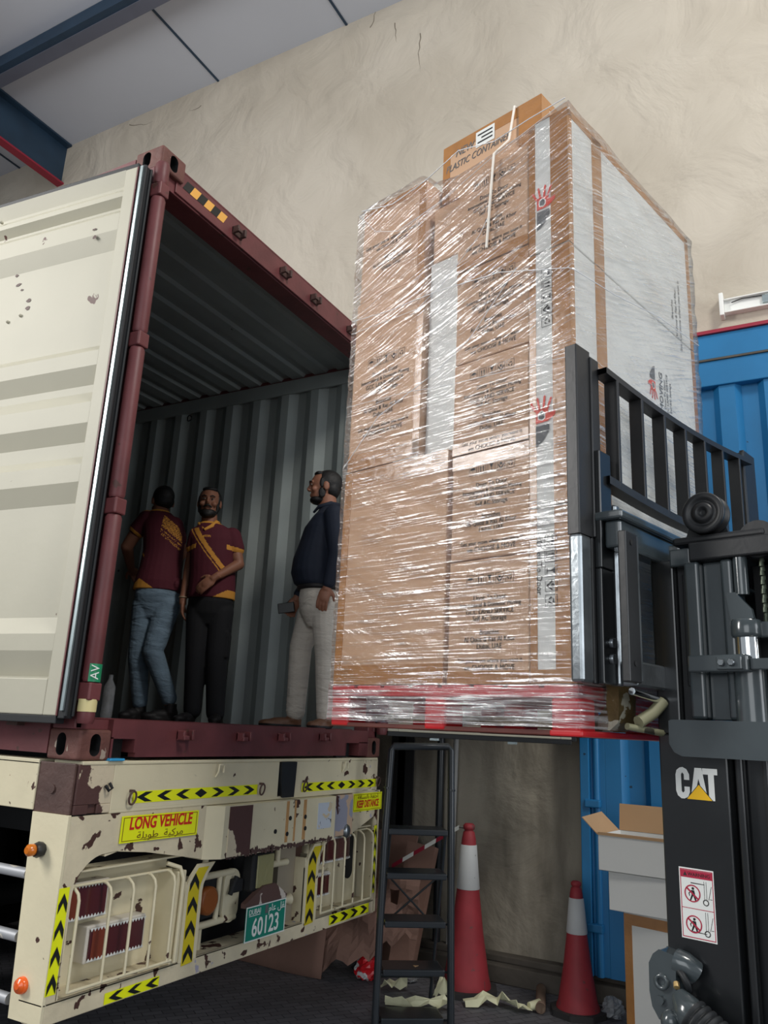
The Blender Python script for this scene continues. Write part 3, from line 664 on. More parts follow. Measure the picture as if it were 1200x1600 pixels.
# inner posts with curved tops
def bpost(x0, x1, zt, lean, nm):
    m = MB(); pts = [(0, 0.055), (0, 0.33), (0.006 * lean, 0.36), (0.03 * lean, 0.40), (0.075 * lean, 0.445)]
    L = [(x0 + a, 0.5 + b) for a, b in pts]; R = [(x1 + a, 0.5 + b) for a, b in pts]
    m.prism(L + R[::-1], 0, 0.012, M=REAR(0, 0.01, 0)); m.box(x0, x0 + 0.01, 0.0, 0.12, 0.56, 0.88).box(x1 - 0.01, x1, 0.0, 0.12, 0.56, 0.88)
    m.build(nm, cream, tr, bevel=0.003)
    s_ = MB(); w = (x1 - x0); a0, a1 = x0 + w * 0.18, x1 - w * 0.20
    S_ = [(a0 + a, 0.5 + b) for a, b in ((0, 0.04), (0, 0.33), (0.006 * lean, 0.36), (0.03 * lean, 0.40), (0.055 * lean, 0.43))]
    T_ = [(a1 + a, 0.5 + b) for a, b in ((0, 0.045), (0, 0.33), (0.006 * lean, 0.36), (0.03 * lean, 0.40), (0.055 * lean, 0.43))]
    s_.prism(S_ + T_[::-1], 0, 0.001, M=REAR(0, -0.0022, 0))
    M = frame(((a0 + a1) / 2, -0.0036, 0.545), (0, 0, 1), (-1, 0, 0))
    chevrons(s_, M, 0.385, (a1 - a0) * 1.0, 4, 1)
    s_.build('chevron_strip', [yellow_old, blackf], tr)
bpost(0.700, 0.815, 0.93, 1.0, 'upright'); bpost(1.655, 1.785, 0.93, 1.0, 'upright')
def vstrip(x0, x1, z0, z1, n, y=-0.0012):
    m = MB(); m.box(x0, x1, y, y + 0.0009, z0, z1)
    chevrons(m, frame(((x0 + x1) / 2, y - 0.0012, z0), (0, 0, 1), (-1, 0, 0)), z1 - z0, x1 - x0, n, 1)
    m.build('chevron_strip', [yellow, blackf], tr)
vstrip(0.004, 0.052, 0.585, 0.945, 4); vstrip(2.408, 2.443, 0.60, 0.99, 5)
def hstrip(x0, x1, z0, h, n, sg_):
    m = MB(); m.box(x0, x1, -0.003, -0.0021, z0, z0 + h); chevrons(m, REAR(x0, -0.0042, z0 + h / 2), x1 - x0, h, n, sg_); m.build('chevron_strip', [yellow, blackf], tr)
hstrip(0.295, 0.592, 0.492, 0.040, 3, -1); hstrip(1.93, 2.38, 0.500, 0.052, 4, 1)

# lamp bays
def bay(x0, x1, lamps, right=False):
    MB().box(x0, x1, 0.115, 0.125, 0.56, 0.985).box(x0, x1, 0.02, 0.12, 0.985, 0.992).build('lamp_backplate', cream, tr)
    for (a, b, c, d, oc) in lamps:
        la = MB().box(a - 0.008, b + 0.008, 0.045, 0.112, c - 0.008, d + 0.008)
        L_ = la.build('lamp_housing', mat_flk, tr, bevel=0.005)
        w = (b - a); le = MB(); le.box(a + 0.006, b - 0.006, 0.038, 0.047, c + 0.004, d - 0.004, 0)
        le.box(a + 0.006 + (w * .04 if oc else w), a + 0.006 + (w * 0.24 if oc else w) - (0 if oc else 0), 0.036, 0.039, c + 0.004, d - 0.004, 1) if oc else None
        le.build('lamp_lens', [lens, lens_o], L_, bevel=0.002)
        for zc, sgn in ((c, 1), (d, -1)):
            sc_ = MB(); n = int(w / 0.016)
            for i in range(n):
                xx = a + (i + .5) * w / n; sc_.prism([(xx - w / n / 2, 0), (xx + w / n / 2, 0), (xx, sgn * 0.012)][::sgn], 0, 0.002, M=REAR(0, 0.0365, zc))
            sc_.build('scalloped_edge', white, L_)
mat_flk = mat('lamp_box_paint', S(214, 208, 196), 0.5, chips=(S(80, 40, 40), 16, 0.66))
bay(0.06, 0.69, [(0.075, 0.285, 0.812, 0.935, True), (0.215, 0.515, 0.650, 0.768, True)])
bay(1.80, 2.40, [(1.865, 2.19, 0.822, 0.952, False), (1.81, 1.975, 0.652, 0.765, False)])
MB().box(0.645, 0.70, 0.0, 0.12, 0.56, 0.93).build('bay_side', cream, tr, bevel=0.004)
MB().prism(oval(0.095, 0.30), 0, 0.004, M=REAR(2.30, 0.112, 0.835)).build('inspection_opening', dark, tr)
MB().ell((2.06, 0.108, 0.72), (0.03, 0.012, 0.05)).build('round_boss', cream, tr)
# guard grilles
def grille(x0, x1, xs, z0, z1):
    r = 0.0062; yb = -0.022
    m = MB(); m.tube([(x0, yb, z0), (x1, yb, z0)], r, 8).build('grille_rail', cream, tr); m = MB().tube([(x0, 0.03, z1 + 0.012), (x1, 0.03, z1 + 0.012)], r, 8)
    m.build('grille_rail', cream, tr)
    for x in xs:
        MB().tube([(x, yb, z0), (x, yb, z1 - 0.03), (x, yb + 0.008, z1 - 0.008), (x, yb + 0.03, z1 + 0.008), (x, 0.03, z1 + 0.012)], r, 8).build('grille_bar', cream, tr)
grille(0.085, 0.63, [0.085, 0.245, 0.365, 0.49, 0.605], 0.585, 0.925); grille(1.80, 2.37, [1.80, 1.915, 2.03, 2.145, 2.255, 2.365], 0.585, 0.96)
MB().tube([(0.66, -0.012, 0.57), (0.668, -0.012, 0.90), (0.655, 0.0, 0.945), (0.60, 0.03, 0.965)], 0.009, 10).build('edge_tube', cream, tr)
# centre bay pipes, amber lamp, reversing lamp, number plate
MB().box(0.82, 1.66, 0.22, 0.24, 0.50, 1.19).box(0.82, 1.66, 0.22, 0.40, 0.50, 0.52).build('bay_shade_panel', dark, tr)  # added dark panel, stands in for the shade deep in the centre bay
for pts, r in (([(0.83, 0.06, 0.87), (1.10, 0.06, 0.87)], .016), ([(0.83, 0.06, 0.66), (1.14, 0.06, 0.665)], .016), ([(0.90, 0.07, 0.56), (0.90, 0.07, 0.66)], .016), ([(1.00, 0.06, 0.66), (1.01, 0.06, 0.87)], .013),
               ([(1.33, 0.06, 0.865), (1.56, 0.06, 0.865)], .017), ([(1.47, 0.06, 0.865), (1.47, 0.06, 0.98)], .016), ([(0.93, 0.10, 0.88), (0.95, 0.10, 0.97)], .014), ([(1.44, 0.05, 0.69), (1.545, 0.03, 0.685), (1.56, 0.03, 0.685)], [0.02, 0.02, 0.03])):
    MB().tube(pts, r, 12).build('frame_pipe', cream, tr)
MB().box(1.325, 1.40, 0.045, 0.06, 0.74, 0.86).build('lamp_bracket', cream, tr)
MB().prism(oval(0.12, 0.24), 0, 0.02, M=REAR(1.095, 0.07, 0.765)).build('hose_guard', cream, tr, bevel=0.004)
MB().box(1.075, 1.145, 0.02, 0.07, 0.78, 0.84).tube([(1.06, 0.03, 0.775), (1.10, 0.03, 0.85)], 0.012).build('coupling', dark, tr, bevel=0.006)
aml = MB().lathe([(0.062, 0), (0.062, 0.03), (0.05, 0.036)], 24, M=REAR(0.925, 0.07, 0.765)).build('round_lamp', amber_d, tr)
MB().box(0.84, 0.998, 0.068, 0.075, 0.685, 0.855).build('lamp_plate', dark, tr)
rl = MB().box(1.16, 1.335, -0.02, 0.05, 0.775, 0.95).build('reversing_lamp', dark, tr, bevel=0.012)
MB().box(1.19, 1.325, -0.026, -0.018, 0.79, 0.94).build('lamp_lens', mat('yellowed_lens', S(150, 146, 104), 0.35, bump=0.2), rl, bevel=0.008)
MB().box(1.50, 1.655, 0.07, 0.12, 0.56, 0.95).build('bay_side', mat('shade_grey_paint', S(150, 140, 122), 0.6), tr)  # greyed copy of the cream bay side, shade put into its colour
MB().prism([(1.10, 0.735), (1.235, 0.80), (1.33, 0.80), (1.44, 0.735), (1.43, 0.715), (1.10, 0.715)], 0, 0.03, M=REAR(0, -0.01, 0)).build('plate_hood', mat('rusted_hood', S(90, 66, 60), 0.6, chips=(S(200, 190, 180), 12, 0.6)), tr)
pm = MB(); Mp = REAR(1.264, -0.045, 0.643)
pm.prism([(p[0], p[1]) for p in rectring(0.325, 0.155)], -0.003, 0.0, 0, Mp); pm.ring(rectring(0.325, 0.155), rectring(0.315, 0.145), 0.0, 0.0012, 1, Mp)
pm.text('60123', 0.112, Mp @ Matrix.Translation((0, -0.024, 0.001)), 1, sx=0.80, bold=0.0016)
pm.text('DUBAI', 0.034, Mp @ Matrix.Translation((-0.095, 0.05, 0.001)), 1, sx=0.95); pm.box(-0.14, -0.05, 0.033, 0.036, 0.0006, 0.001, 1, Mp)
pm.text('\uFEE1\uFE8E\uFECB \uFEDE\uFED8\uFEE7', 0.044, Mp @ Matrix.Translation((0.09, 0.048, 0.001)), 1, sx=1.1)
pm.box(-0.012, 0.012, 0.03, 0.068, 0.0004, 0.001, 2, Mp)
pm.build('number_plate', [plate_green, white, ink_grey], tr, bevel=0.0)
# side marker lamps
mk = MB().lathe([(0.026, 0), (0.03, 0.02), (0.024, 0.035)], 8, M=frame((0.0, 0.12, 1.07), (0, -1, 0), (0, 0, 1))).build('marker_lamp', satinb, tr)
MB().lathe([(0.022, 0), (0.022, 0.02), (0.012, 0.03)], 16, M=frame((-0.035, 0.128, 1.07), (0, -1, 0), (0, 0, 1))).build('marker_lens', amber, mk)
MB().lathe([(0.029, 0), (0.029, 0.012), (0.024, 0.022), (0.012, 0.024), (0.01, 0.028)], 20, M=frame((0.0, 0.115, 0.607), (0, -1, 0), (0, 0, 1))).build('marker_reflector', orange, tr)
for z in (0.98, 0.76, 0.55):
    MB().tube([(0.02, 0.20, z - 0.008), (0.02, 1.3, z)], 0.02, 12).build('side_guard_tube', mat('weathered_guard_tube', S(170, 172, 176), 0.45, metal=0.3, chips=(S(220, 214, 200), 9, 0.58)) if z > 0.9 else MATS['weathered_guard_tube'], tr)
# running gear
for y in (1.9, 3.2):
    MB().tube([(0.25, y, 0.52), (2.2, y, 0.52)], 0.07, 12).build('axle', dark, tr)
    for x in (0.12, 0.46, 1.74, 2.08):
        MB().lathe([(0.26, 0), (0.46, 0.01), (0.52, 0.06), (0.52, 0.22), (0.46, 0.27), (0.26, 0.28)], 32, M=frame((x + 0.28, y, 0.522), (0, 1, 0), (0, 0, 1)) @ Matrix.Translation((0, 0, -0.0)) if False else frame((x, y, 0.522), (0, 1, 0), (0, 0, 1))).build('wheel', tyre, tr)
# scrap of blue foil between container and trailer
tag(MB().box(0.155, 0.235, -0.015, 0.03, 1.398, 1.408).build('blue_wrapper', mat('blue_foil', S(60, 160, 214), 0.3), bevel=0.003), 'scrap of bright blue foil lying on the trailer by the corner casting', 'litter')
# ------------------------------------------------------------------ the load on the forks (local u, v, z about the near corner)
OX, OY, TH = 0.26156, -1.88748, -rad(14.463)
def LW(u, v, z=0.0): return Vector((OX + u * cos(TH) - v * sin(TH), OY + u * sin(TH) + v * cos(TH), z))
TH2 = TH
# pallet
pal = thing('plastic_pallet', 'red plastic pallet carried on the forks under the wrapped cartons', 'pallet', LW(0, 0, 1.575), TH)
PU, PV = 1.12, 1.12
m = MB()
for i in range(8): m.box(0.0, PU, 0.0 + i * 0.142, 0.0 + i * 0.142 + 0.126, 0.140, 0.160)
m.box(0, PU, 0, 0.05, 0.118, 0.150).box(0, PU, PV - 0.05, PV, 0.118, 0.150).box(0, 0.05, 0, PV, 0.118, 0.150).box(PU - 0.05, PU, 0, PV, 0.118, 0.150)
m.build('deck', redp, pal, bevel=0.005)
for u in (0.0, 0.50, 1.01):
    for v in (0.0, 0.53, 1.02):
        MB().box(u, u + 0.11, v, v + 0.10, 0.002, 0.120).build('block', redp, pal, bevel=0.012, seg=3)
m = MB()
for v in (0.0,): m.box(-0.002, PU + 0.03, v - 0.012, v + 0.105, 0.0, 0.020)
m.build('bottom_board', redp, pal, bevel=0.006)
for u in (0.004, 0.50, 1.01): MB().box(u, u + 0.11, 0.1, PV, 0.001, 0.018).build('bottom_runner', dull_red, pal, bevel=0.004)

G_ = 'cartons stacked on the red pallet'
def carton(name, label, u0, u1, v0, v1, z0, z1, m=card, cat='box', group=None, dz=0.0, tapes=(), marks=None, top=False, bev=0.006):
    root = thing(name, label, cat, LW(u0, v0, z0), TH + dz, group)
    w, d, h = u1 - u0, v1 - v0, z1 - z0
    MB().box(0, w, 0, d, 0, h).build('carton_body', m, root, bevel=bev)
    tm = MB(); e = 0.0014
    for f, a0, a1, b0, b1 in tapes:
        if f == 'L': tm.box(-e, 0, a0, a1, b0, b1)              # face towards -u, a = v
        elif f == 'R': tm.box(a0, a1, -e, 0, b0, b1)            # face towards -v, a = u
        elif f == 'T': tm.box(a0, a1, b0, b1, h, h + e)
    if tapes: tm.build('tape', tape, root)
    if marks: marks(root, w, d, h)
    return root
def LF(v, z, e=0.0016): return frame((-e, v, z), (0, -1, 0), (0, 0, 1))    # lettering plane on the -u face
def RF(u, z, e=0.0016): return frame((u, -e, z), (1, 0, 0), (0, 0, 1))
def icons(m, M, s, k=0):
    for i in range(5):
        N_ = M @ Matrix.Translation(((i - 2) * s * 1.25, 0, 0)); m.ring(rectring(s, s * 1.15), rectring(s * .92, s * 1.07), 0, .0004, k, N_)
        if i == 0:
            m.poly([(0.36 * s * cos(a), 0.05 * s + 0.30 * s * sin(a)) for a in [pi * j / 10 for j in range(11)]], .0004, k, N_); m.poly([(-.02 * s, -.4 * s), (.02 * s, -.4 * s), (.02 * s, .1 * s), (-.02 * s, .1 * s)], .0004, k, N_)
        elif i == 1:
            for q in (-.18, .18): m.poly([(q * s - .05 * s, -.28 * s), (q * s + .05 * s, -.28 * s), (q * s + .05 * s, .15 * s), (q * s + .14 * s, .15 * s), (q * s, .38 * s), (q * s - .14 * s, .15 * s), (q * s - .05 * s, .15 * s)], .0004, k, N_)
            m.poly([(-.35 * s, -.42 * s), (.35 * s, -.42 * s), (.35 * s, -.36 * s), (-.35 * s, -.36 * s)], .0004, k, N_)
        elif i == 2:
            m.poly([(-.3 * s, .42 * s), (-.04 * s, -.02 * s), (-.04 * s, -.34 * s), (-.26 * s, -.34 * s), (-.26 * s, -.42 * s), (.26 * s, -.42 * s), (.26 * s, -.34 * s), (.04 * s, -.34 * s), (.04 * s, -.02 * s), (.3 * s, .42 * s)], .0004, k, N_)
        elif i == 3:
            m.poly([(-.42 * s, .1 * s), (-.3 * s, .15 * s), (0, -.3 * s), (.3 * s, .15 * s), (.42 * s, .1 * s), (.08 * s, -.42 * s), (-.08 * s, -.42 * s)], .0004, k, N_)
            m.poly([(.17 * s * cos(a), .17 * s + .17 * s * sin(a)) for a in [2 * pi * j / 10 for j in range(10)]], .0004, k, N_)
        else:
            for q in range(3):
                R_ = N_ @ Matrix.Rotation(2 * pi * q / 3, 4, 'Z')
                m.poly([(-.22 * s, .20 * s), (.10 * s, .20 * s), (.10 * s, .12 * s), (.27 * s, .27 * s), (.10 * s, .42 * s), (.10 * s, .33 * s), (-.14 * s, .33 * s)], .0004, k, N_ @ Matrix.Rotation(2 * pi * q / 3, 4, 'Z') @ Matrix.Scale(.8, 4))
LINES = ['Door To Door', 'International & Domestic Moving', 'GCC LAND SERVICE', 'Self AC Storage', '', 'Branches', 'Al Quoz & Ras Al Khor', 'Dubai, UAE', '', 'Get your move where you want it', 'we CHOOSE & MOVE']
def print_block(m, M, size, lh, k=0, rows=LINES):
    for i, t_ in enumerate(rows):
        if t_: m.text(t_, size * (0.86 if i in (1, 9) else 1.0), M @ Matrix.Translation((0, -i * lh, 0)), k, sx=0.86)
def hand(m, M, s, kr=0, kd=1):               # open palm over a dark cuff with a small house outline
    m.poly([(-.30 * s, -.32 * s), (.28 * s, -.30 * s), (.62 * s, -.08 * s), (.66 * s, .12 * s), (.34 * s, .06 * s), (.26 * s, .30 * s), (-.30 * s, .30 * s)], .0004, kr, M)
    for a, l_, w_ in ((-22, .50, .10), (-6, .60, .10), (10, .58, .10), (27, .48, .09)):
        N_ = M @ Matrix.Translation((a * .0115 * s * -1, .24 * s, 0)) @ Matrix.Rotation(rad(-a if False else -(-a)), 4, 'Z')
        m.poly([(-w_ * s * .55, 0), (w_ * s * .55, 0), (w_ * s * .5, l_ * s), (0, (l_ + .05) * s), (-w_ * s * .5, l_ * s)], .0004, kr, N_)
    m.poly([(-.20 * s, -.14 * s), (0.02 * s, -.24 * s), (.16 * s, -.14 * s), (.16 * s, .10 * s), (0.0, .24 * s), (-.20 * s, .12 * s)], .0008, 3, M)
    m.poly([(-.15 * s, -.12 * s), (0.02 * s, -.19 * s), (.12 * s, -.12 * s), (.12 * s, .08 * s), (0.0, .18 * s), (-.15 * s, .09 * s)], .0010, kd, M)
    m.poly([(-.30 * s, -.42 * s), (.34 * s, -.42 * s), (.34 * s, -.72 * s), (-.06 * s, -1.25 * s), (-.30 * s, -1.35 * s)], .0004, kd, M)

# A: plain tall carton bottom left
carton('carton', 'plain brown carton at the bottom left of the pallet load, gold tape along its edges', 0.0, 0.55, 0.545, 1.115, 1.737, 2.636, group=G_,
       tapes=[('L', 0, 0.57, 0.82, 0.899), ('L', 0, 0.57, 0.0, 0.075), ('L', 0.53, 0.57, 0.075, 0.82)])
# B: printed carton above it
def mb(root, w, d, h):
    m = MB(); icons(m, LF(0.205, 0.490), 0.036, 0); print_block(m, LF(0.21, 0.430), 0.0285, 0.0275)
    m.build('printing', ink, root)
carton('carton', 'tall brown carton with shipping icons and text, second up on the left of the load', 0.0, 0.5, 0.700, 1.108, 2.642, 3.46, group=G_, marks=mb,
       tapes=[('L', 0, 0.408, 0.0, 0.075), ('L', 0.0, 0.035, 0.0, 0.82)])
def mb2(root, w, d, h):
    m = MB(); print_block(m, LF(0.20, 0.28), 0.028, 0.028, rows=LINES[9:] + [''] + LINES[5:8]); m.build('printing', ink, root)
carton('carton', 'brown carton with peaked taped top at the upper left corner of the load', 0.01, 0.5, 0.715, 1.105, 3.466, 3.955, group=G_, marks=mb2,
       tapes=[('L', 0, 0.04, 0.0, 0.489), ('L', 0.04, 0.39, 0.45, 0.489), ('T', 0, 0.49, 0.15, 0.21)])
# E: white faced carton recessed between the stacks
carton('carton', 'tall white faced carton standing between the two brown stacks of the load', 0.03, 0.5, 0.53, 0.693, 2.642, 3.52, cardw, group=G_)
carton('carton', 'small grey shaded carton above the white carton in the middle of the load', 0.04, 0.5, 0.53, 0.69, 3.53, 3.80, card, group=G_)
# C: printed stack
def mc(root, w, d, h):
    m = MB(); icons(m, LF(d / 2 - 0.01, h * 0.83), 0.034, 0); print_block(m, LF(d / 2 - 0.01, h * 0.68), 0.0265, 0.0245); m.build('printing', ink, root)
zc = [1.737, 2.185, 2.600, 2.985, 3.40, 3.86]
names = ['lowest', 'second', 'third', 'fourth', 'topmost']
for i in range(5):
    a, b = zc[i], zc[i + 1] - 0.006
    carton('carton', 'printed brown carton, %s of the middle stack on the red pallet' % names[i], 0.004 + 0.004 * (i % 2), 0.5, 0.182, 0.528 + (0 if i < 3 else 0.0), a, b, group=G_, marks=mc,
           tapes=[('L', 0, 0.346, b - a - 0.055, b - a)] if i in (1, 3) else [('L', 0, 0.346, 0, 0.045)])
# hidden back rows keep the stack solid
carton('carton', 'plain brown carton in the back row of the load', 0.56, 1.10, 0.19, 1.10, 1.737, 2.70, group=G_)
carton('carton', 'plain brown carton on top of the back row of the load', 0.52, 1.10, 0.20, 1.10, 2.71, 3.70, group=G_)
# D: white boards wrapped in tape, the wide side faces the truck
def board(label, z0, z1, marks):
    h = z1 - z0
    root = thing('flat_carton', label, 'box', LW(0, 0.0, z0), TH, 'flat white cartons at the fork side of the load')
    MB().box(0, 1.125, 0.004, 0.172, 0, h).build('carton_body', cardw, root, bevel=0.005)
    e = 0.0014; tm = MB()
    tm.box(-e, 0, 0.002, 0.078, 0, h).box(-e, 0, 0.146, 0.174, 0, h).box(-e, 0.034, 0.004 - e, 0.004, 0, h).box(0.19, 0.268, 0.004 - e, 0.004, 0, h).box(1.09, 1.126, 0.004 - e, 0.004, 0, h)
    if z0 > 3.3: tm.box(-e, 1.126, 0.004 - e, 0.174, h, h + e).box(0, 1.126, 0.004 - e, 0.004, h - 0.03, h)
    if z0 < 1.8: tm.box(-e, 0, 0.078, 0.146, 0, 0.045)
    tm.build('tape', tape, root)
    mk = MB(); marks(mk)
    if mk.v: mk.build('printing', [red_ink, ink, ink_grey, white], root)
    return root
def d1(m):
    V_ = lambda z: frame((-0.0018, 0.094, z), (0, 0, -1), (0, -1, 0))
    N_ = frame((-0.0022, 0.138, 0.385), (0, 0, -1), (0, -1, 0))
    m.text('Door To Door', 0.030, N_, 1); icons(m, frame((-0.0024, 0.092, 0.37), (0, 0, -1), (0, -1, 0)), 0.040, 1)
def d2(m):
    hand(m, LF(0.122, 0.335, 0.0024), 0.085, 0, 2)
    for x, z, s_ in ((0.93, 0.55, .9),): hand(m, frame((0.66, 0.0018, 0.66), (1, 0, 0), (0, 0, 1)) @ Matrix.Rotation(pi, 4, 'Z'), 0.07, 0, 2)
    for i, u in enumerate((0.74, 0.775, 0.80, 0.83)): m.text(['MOVING', 'Door To Door', 'GCC LAND SERVICE', 'Self AC Storage'][i], 0.045 if i == 0 else 0.022, frame((u, 0.0018, 0.66), (0, 0, 1), (-1, 0, 0)), 2)
    icons(m, frame((-0.0024, 0.098, 0.80), (0, 0, -1), (0, -1, 0)), 0.040, 1)
def d3(m):
    hand(m, LF(0.112, 0.21, 0.0024), 0.085, 0, 2)
    for i, u in enumerate((0.90, 0.94, 0.98)): m.text(['Branches', 'Al Quoz & Ras Al Khor', 'Get your move where you want it'][i], 0.026, frame((u, 0.0018, 0.12), (0, 0, 1), (-1, 0, 0)), 2)
board('white flat carton with brown taped edges, lowest at the fork side of the load', 1.737, 2.330, d1)
board('white flat carton with red palm logo, middle one on the fork side', 2.335, 3.330, d2)
board('white flat carton at the top fork side corner of the load', 3.335, 3.925, d3)
# top carton with handwriting
def mt(root, w, d, h):
    m = MB(); m.text('NEW', 0.055, LF(0.40, 0.235), 0, shear=0.3, sx=0.8); m.build('handwriting', ink_grey, root); m = MB(); m.text('PLASTIC CONTAINER', 0.050, LF(0.33, 0.175) @ Matrix.Rotation(0.03, 4, 'Z'), 0, shear=0.35, sx=0.72)
    m.build('handwriting', ink_grey, root)
    s_ = MB(); s_.box(-0.0026, -0.0016, 0.235, 0.335, 0.205, 0.285, 0)
    for q in range(3): s_.box(-0.0032, -0.0026, 0.245, 0.325 - 0.02 * (q % 2), 0.222 + q * 0.02, 0.230 + q * 0.02, 1)
    s_.build('shipping_sticker', [white, ink], root)
carton('carton', 'brown carton with handwriting and a white sticker, alone on top of the wrapped load', 0.10, 0.55, 0.178, 0.688, 3.866, 4.165, group=G_, marks=mt,
       tapes=[('L', 0, 0.11, 0, 0.299), ('L', 0.11, 0.52, 0.245, 0.299), ('L', 0.48, 0.52, 0, 0.245), ('R', 0, 0.06, 0, 0.299), ('R', 0.06, 0.45, 0.26, 0.299)])

# ------------------------------------------------------------------ stretch film around everything
def film_mesh():
    g = 0.012; pts = []
    # plan outline, counter-clockwise seen from above, starting at the far left corner
    path = [(-g, 1.125), (-g, -g + 0.0), (1.14, -g), (1.14, 1.125), (-g, 1.125)]
    segs = [(path[i], path[i + 1]) for i in range(4)]
    P = []; s = 0
    for (a, b) in segs:
        L_ = math.dist(a, b); n = int(L_ / 0.025)
        for i in range(n): P.append((a[0] + (b[0] - a[0]) * i / n, a[1] + (b[1] - a[1]) * i / n, s + L_ * i / n))
        s += L_
    def top(s_):
        K = [(0, 3.945), (0.05, 3.955), (0.12, 3.962), (0.40, 3.968), (0.46, 3.90), (0.60, 3.868), (0.80, 3.885), (0.95, 3.90), (1.05, 3.925), (1.137, 3.94), (1.3, 3.935), (2.289, 3.925), (3.4, 3.93), (4.6, 3.945)]
        for i in range(len(K) - 1):
            if K[i][0] <= s_ <= K[i + 1][0]: return K[i][1] + (K[i + 1][1] - K[i][1]) * (s_ - K[i][0]) / (K[i + 1][0] - K[i][0])
        return 3.94
    vs = []; uv = []; NZ = 90; n = len(P); rnd = random.Random(3)
    cx, cy = 0.56, 0.55
    for j in range(NZ + 1):
        for i, (x, y, s_) in enumerate(P + [(P[0][0], P[0][1], s)]):
            t_ = j / NZ; z = 1.600 + (top(min(s_, 4.5)) - 1.600) * t_
            w = 0.0035 * sin(17 * s_ + 31 * z) * sin(9 * z + 3 * s_) + 0.0025 * sin(60 * z + 8 * s_)
            dx = dy = 0.0
            # normal of the flat side
            k_ = 0 if s_ < 1.137 else 1 if s_ < 2.289 else 2 if s_ < 3.426 else 3
            nx, ny = ((-1, 0), (0, -1), (1, 0), (0, 1))[k_]
            if z < 1.75: w += 0.010 * (1.75 - z) / 0.15 * (0.6 + 0.4 * sin(23 * s_))
            vs.append((x + nx * w, y + ny * w, z)); uv.append((s_, z))
    # rolled rim over the top
    for q, (sh, dz) in enumerate(((0.985, 0.006), (0.93, 0.008), (0.86, 0.0))):
        for i, (x, y, s_) in enumerate(P + [(P[0][0], P[0][1], s)]):
            vs.append((cx + (x - cx) * sh, cy + (y - cy) * sh, top(min(s_, 4.5)) + dz)); uv.append((s_, 3.96 + 0.03 * q))
    N1 = n + 1
    fs = [(j * N1 + i, j * N1 + i + 1, (j + 1) * N1 + i + 1, (j + 1) * N1 + i) for j in range(NZ + 3) for i in range(n)]
    m = MB().add(vs, fs, 0, True)
    return m, uv
fm, uv = film_mesh()
wrap = thing('stretch_wrap', 'clear shiny stretch film wound around the cartons and the red pallet', 'wrap', LW(0, 0, 0), TH)
fo = fm.build('film', film, wrap, uv=uv)
def folds():
    m = MB(); mm = mat('twisted_film_rope', S(226, 228, 232), 0.2, coat=0.5)
    def L_(pts, r=0.003):
        r *= 0.62
        q = []
        for (v, z) in pts: q.append((-0.016, v, z))
        m.tube(q, r, 6)
    L_([(1.12, 3.375), (0.9, 3.35), (0.62, 3.345), (0.3, 3.31), (0.0, 3.21)], 0.0026)
    L_([(1.12, 3.31), (0.72, 3.30), (0.60, 3.36), (0.40, 3.52), (0.35, 3.60)], 0.002)
    L_([(1.12, 2.66), (0.92, 2.86), (0.62, 2.97), (0.45, 3.06), (0.22, 3.30)], 0.0024)
    L_([(1.12, 2.95), (0.78, 2.93), (0.55, 2.90), (0.0, 2.86)], 0.0018)
    L_([(1.10, 3.955), (0.90, 3.90), (0.70, 3.93), (0.52, 3.99), (0.33, 3.935), (0.16, 3.95), (0.0, 3.955)], 0.0035)
    L_([(1.118, 3.94), (1.0, 3.80), (0.86, 3.74), (0.6, 3.78), (0.35, 3.86), (0.0, 3.94)], 0.002)
    m.tube([(-0.02, 0.0, 3.21), (0.0, -0.02, 3.20), (0.3, -0.02, 3.24), (0.7, -0.02, 3.32), (1.13, -0.02, 3.36)], 0.0018, 6)
    m.build('twisted_fold', mm, wrap)
folds()
strap = MB().tube([(-0.004 + 0.095, 0.305, 4.168), (0.088, 0.303, 4.16), (0.07, 0.318, 3.99), (-0.02, 0.33, 3.87), (-0.022, 0.345, 3.65), (-0.022, 0.36, 3.44)], 0.0055, 8)
strap.tube([(0.088, 0.303, 4.165), (0.30, 0.30, 4.170), (0.56, 0.30, 4.166)], 0.0055, 8)
tag(strap.build('packing_cord', mat('white_cord', S(236, 230, 220), 0.5), loc=LW(0, 0, 0), rz=TH), 'white packing cord hanging down from the handwritten top carton', 'cord')
# ------------------------------------------------------------------ forklift truck (same local frame as the load)
fk = thing('forklift', 'black forklift with a barred load backrest and a logo on its mast, lifting the pallet', 'forklift', LW(0, 0, 0), TH)
def LO(u, v, z): return frame((u, v, z), (0, -1, 0), (0, 0, 1))            # a face that looks along -u
def BO(u, v, z): return frame((u, v, z), (1, 0, 0), (0, 0, 1))             # a face that looks along -v
bk = bpy.data.objects.new('load_backrest', None); COL.objects.link(bk); bk.parent = fk
bv = lambda u: -0.05 - 0.045 * u
m = MB().prism([(-0.085, -0.02), (-0.070, -0.02), (-0.068, -0.052), (0.062, -0.056), (0.062, -0.068), (-0.085, -0.064)], 2.20, 2.845)
m.prism([(-0.085, -0.02), (-0.070, -0.02), (-0.068, -0.052), (0.005, -0.054), (0.005, -0.066), (-0.085, -0.064)], 2.845, 2.86)
m.box(-0.010, 0.062, -0.066, -0.054, 1.735, 2.2)
m.box(-0.004, 0.006, -0.074, -0.060, 2.20, 2.84)
m.build('upright', satinb, bk, bevel=0.004)
MB().box(-0.085, -0.012, -0.066, -0.022, 1.735, 2.2).build('shank', steel, bk, bevel=0.010)
MB().box(0.005, 0.082, -0.092, -0.066, 2.10, 2.50).box(0.005, 0.090, -0.090, -0.066, 1.735, 2.10).build('clamp_plate', blackp, bk, bevel=0.004)
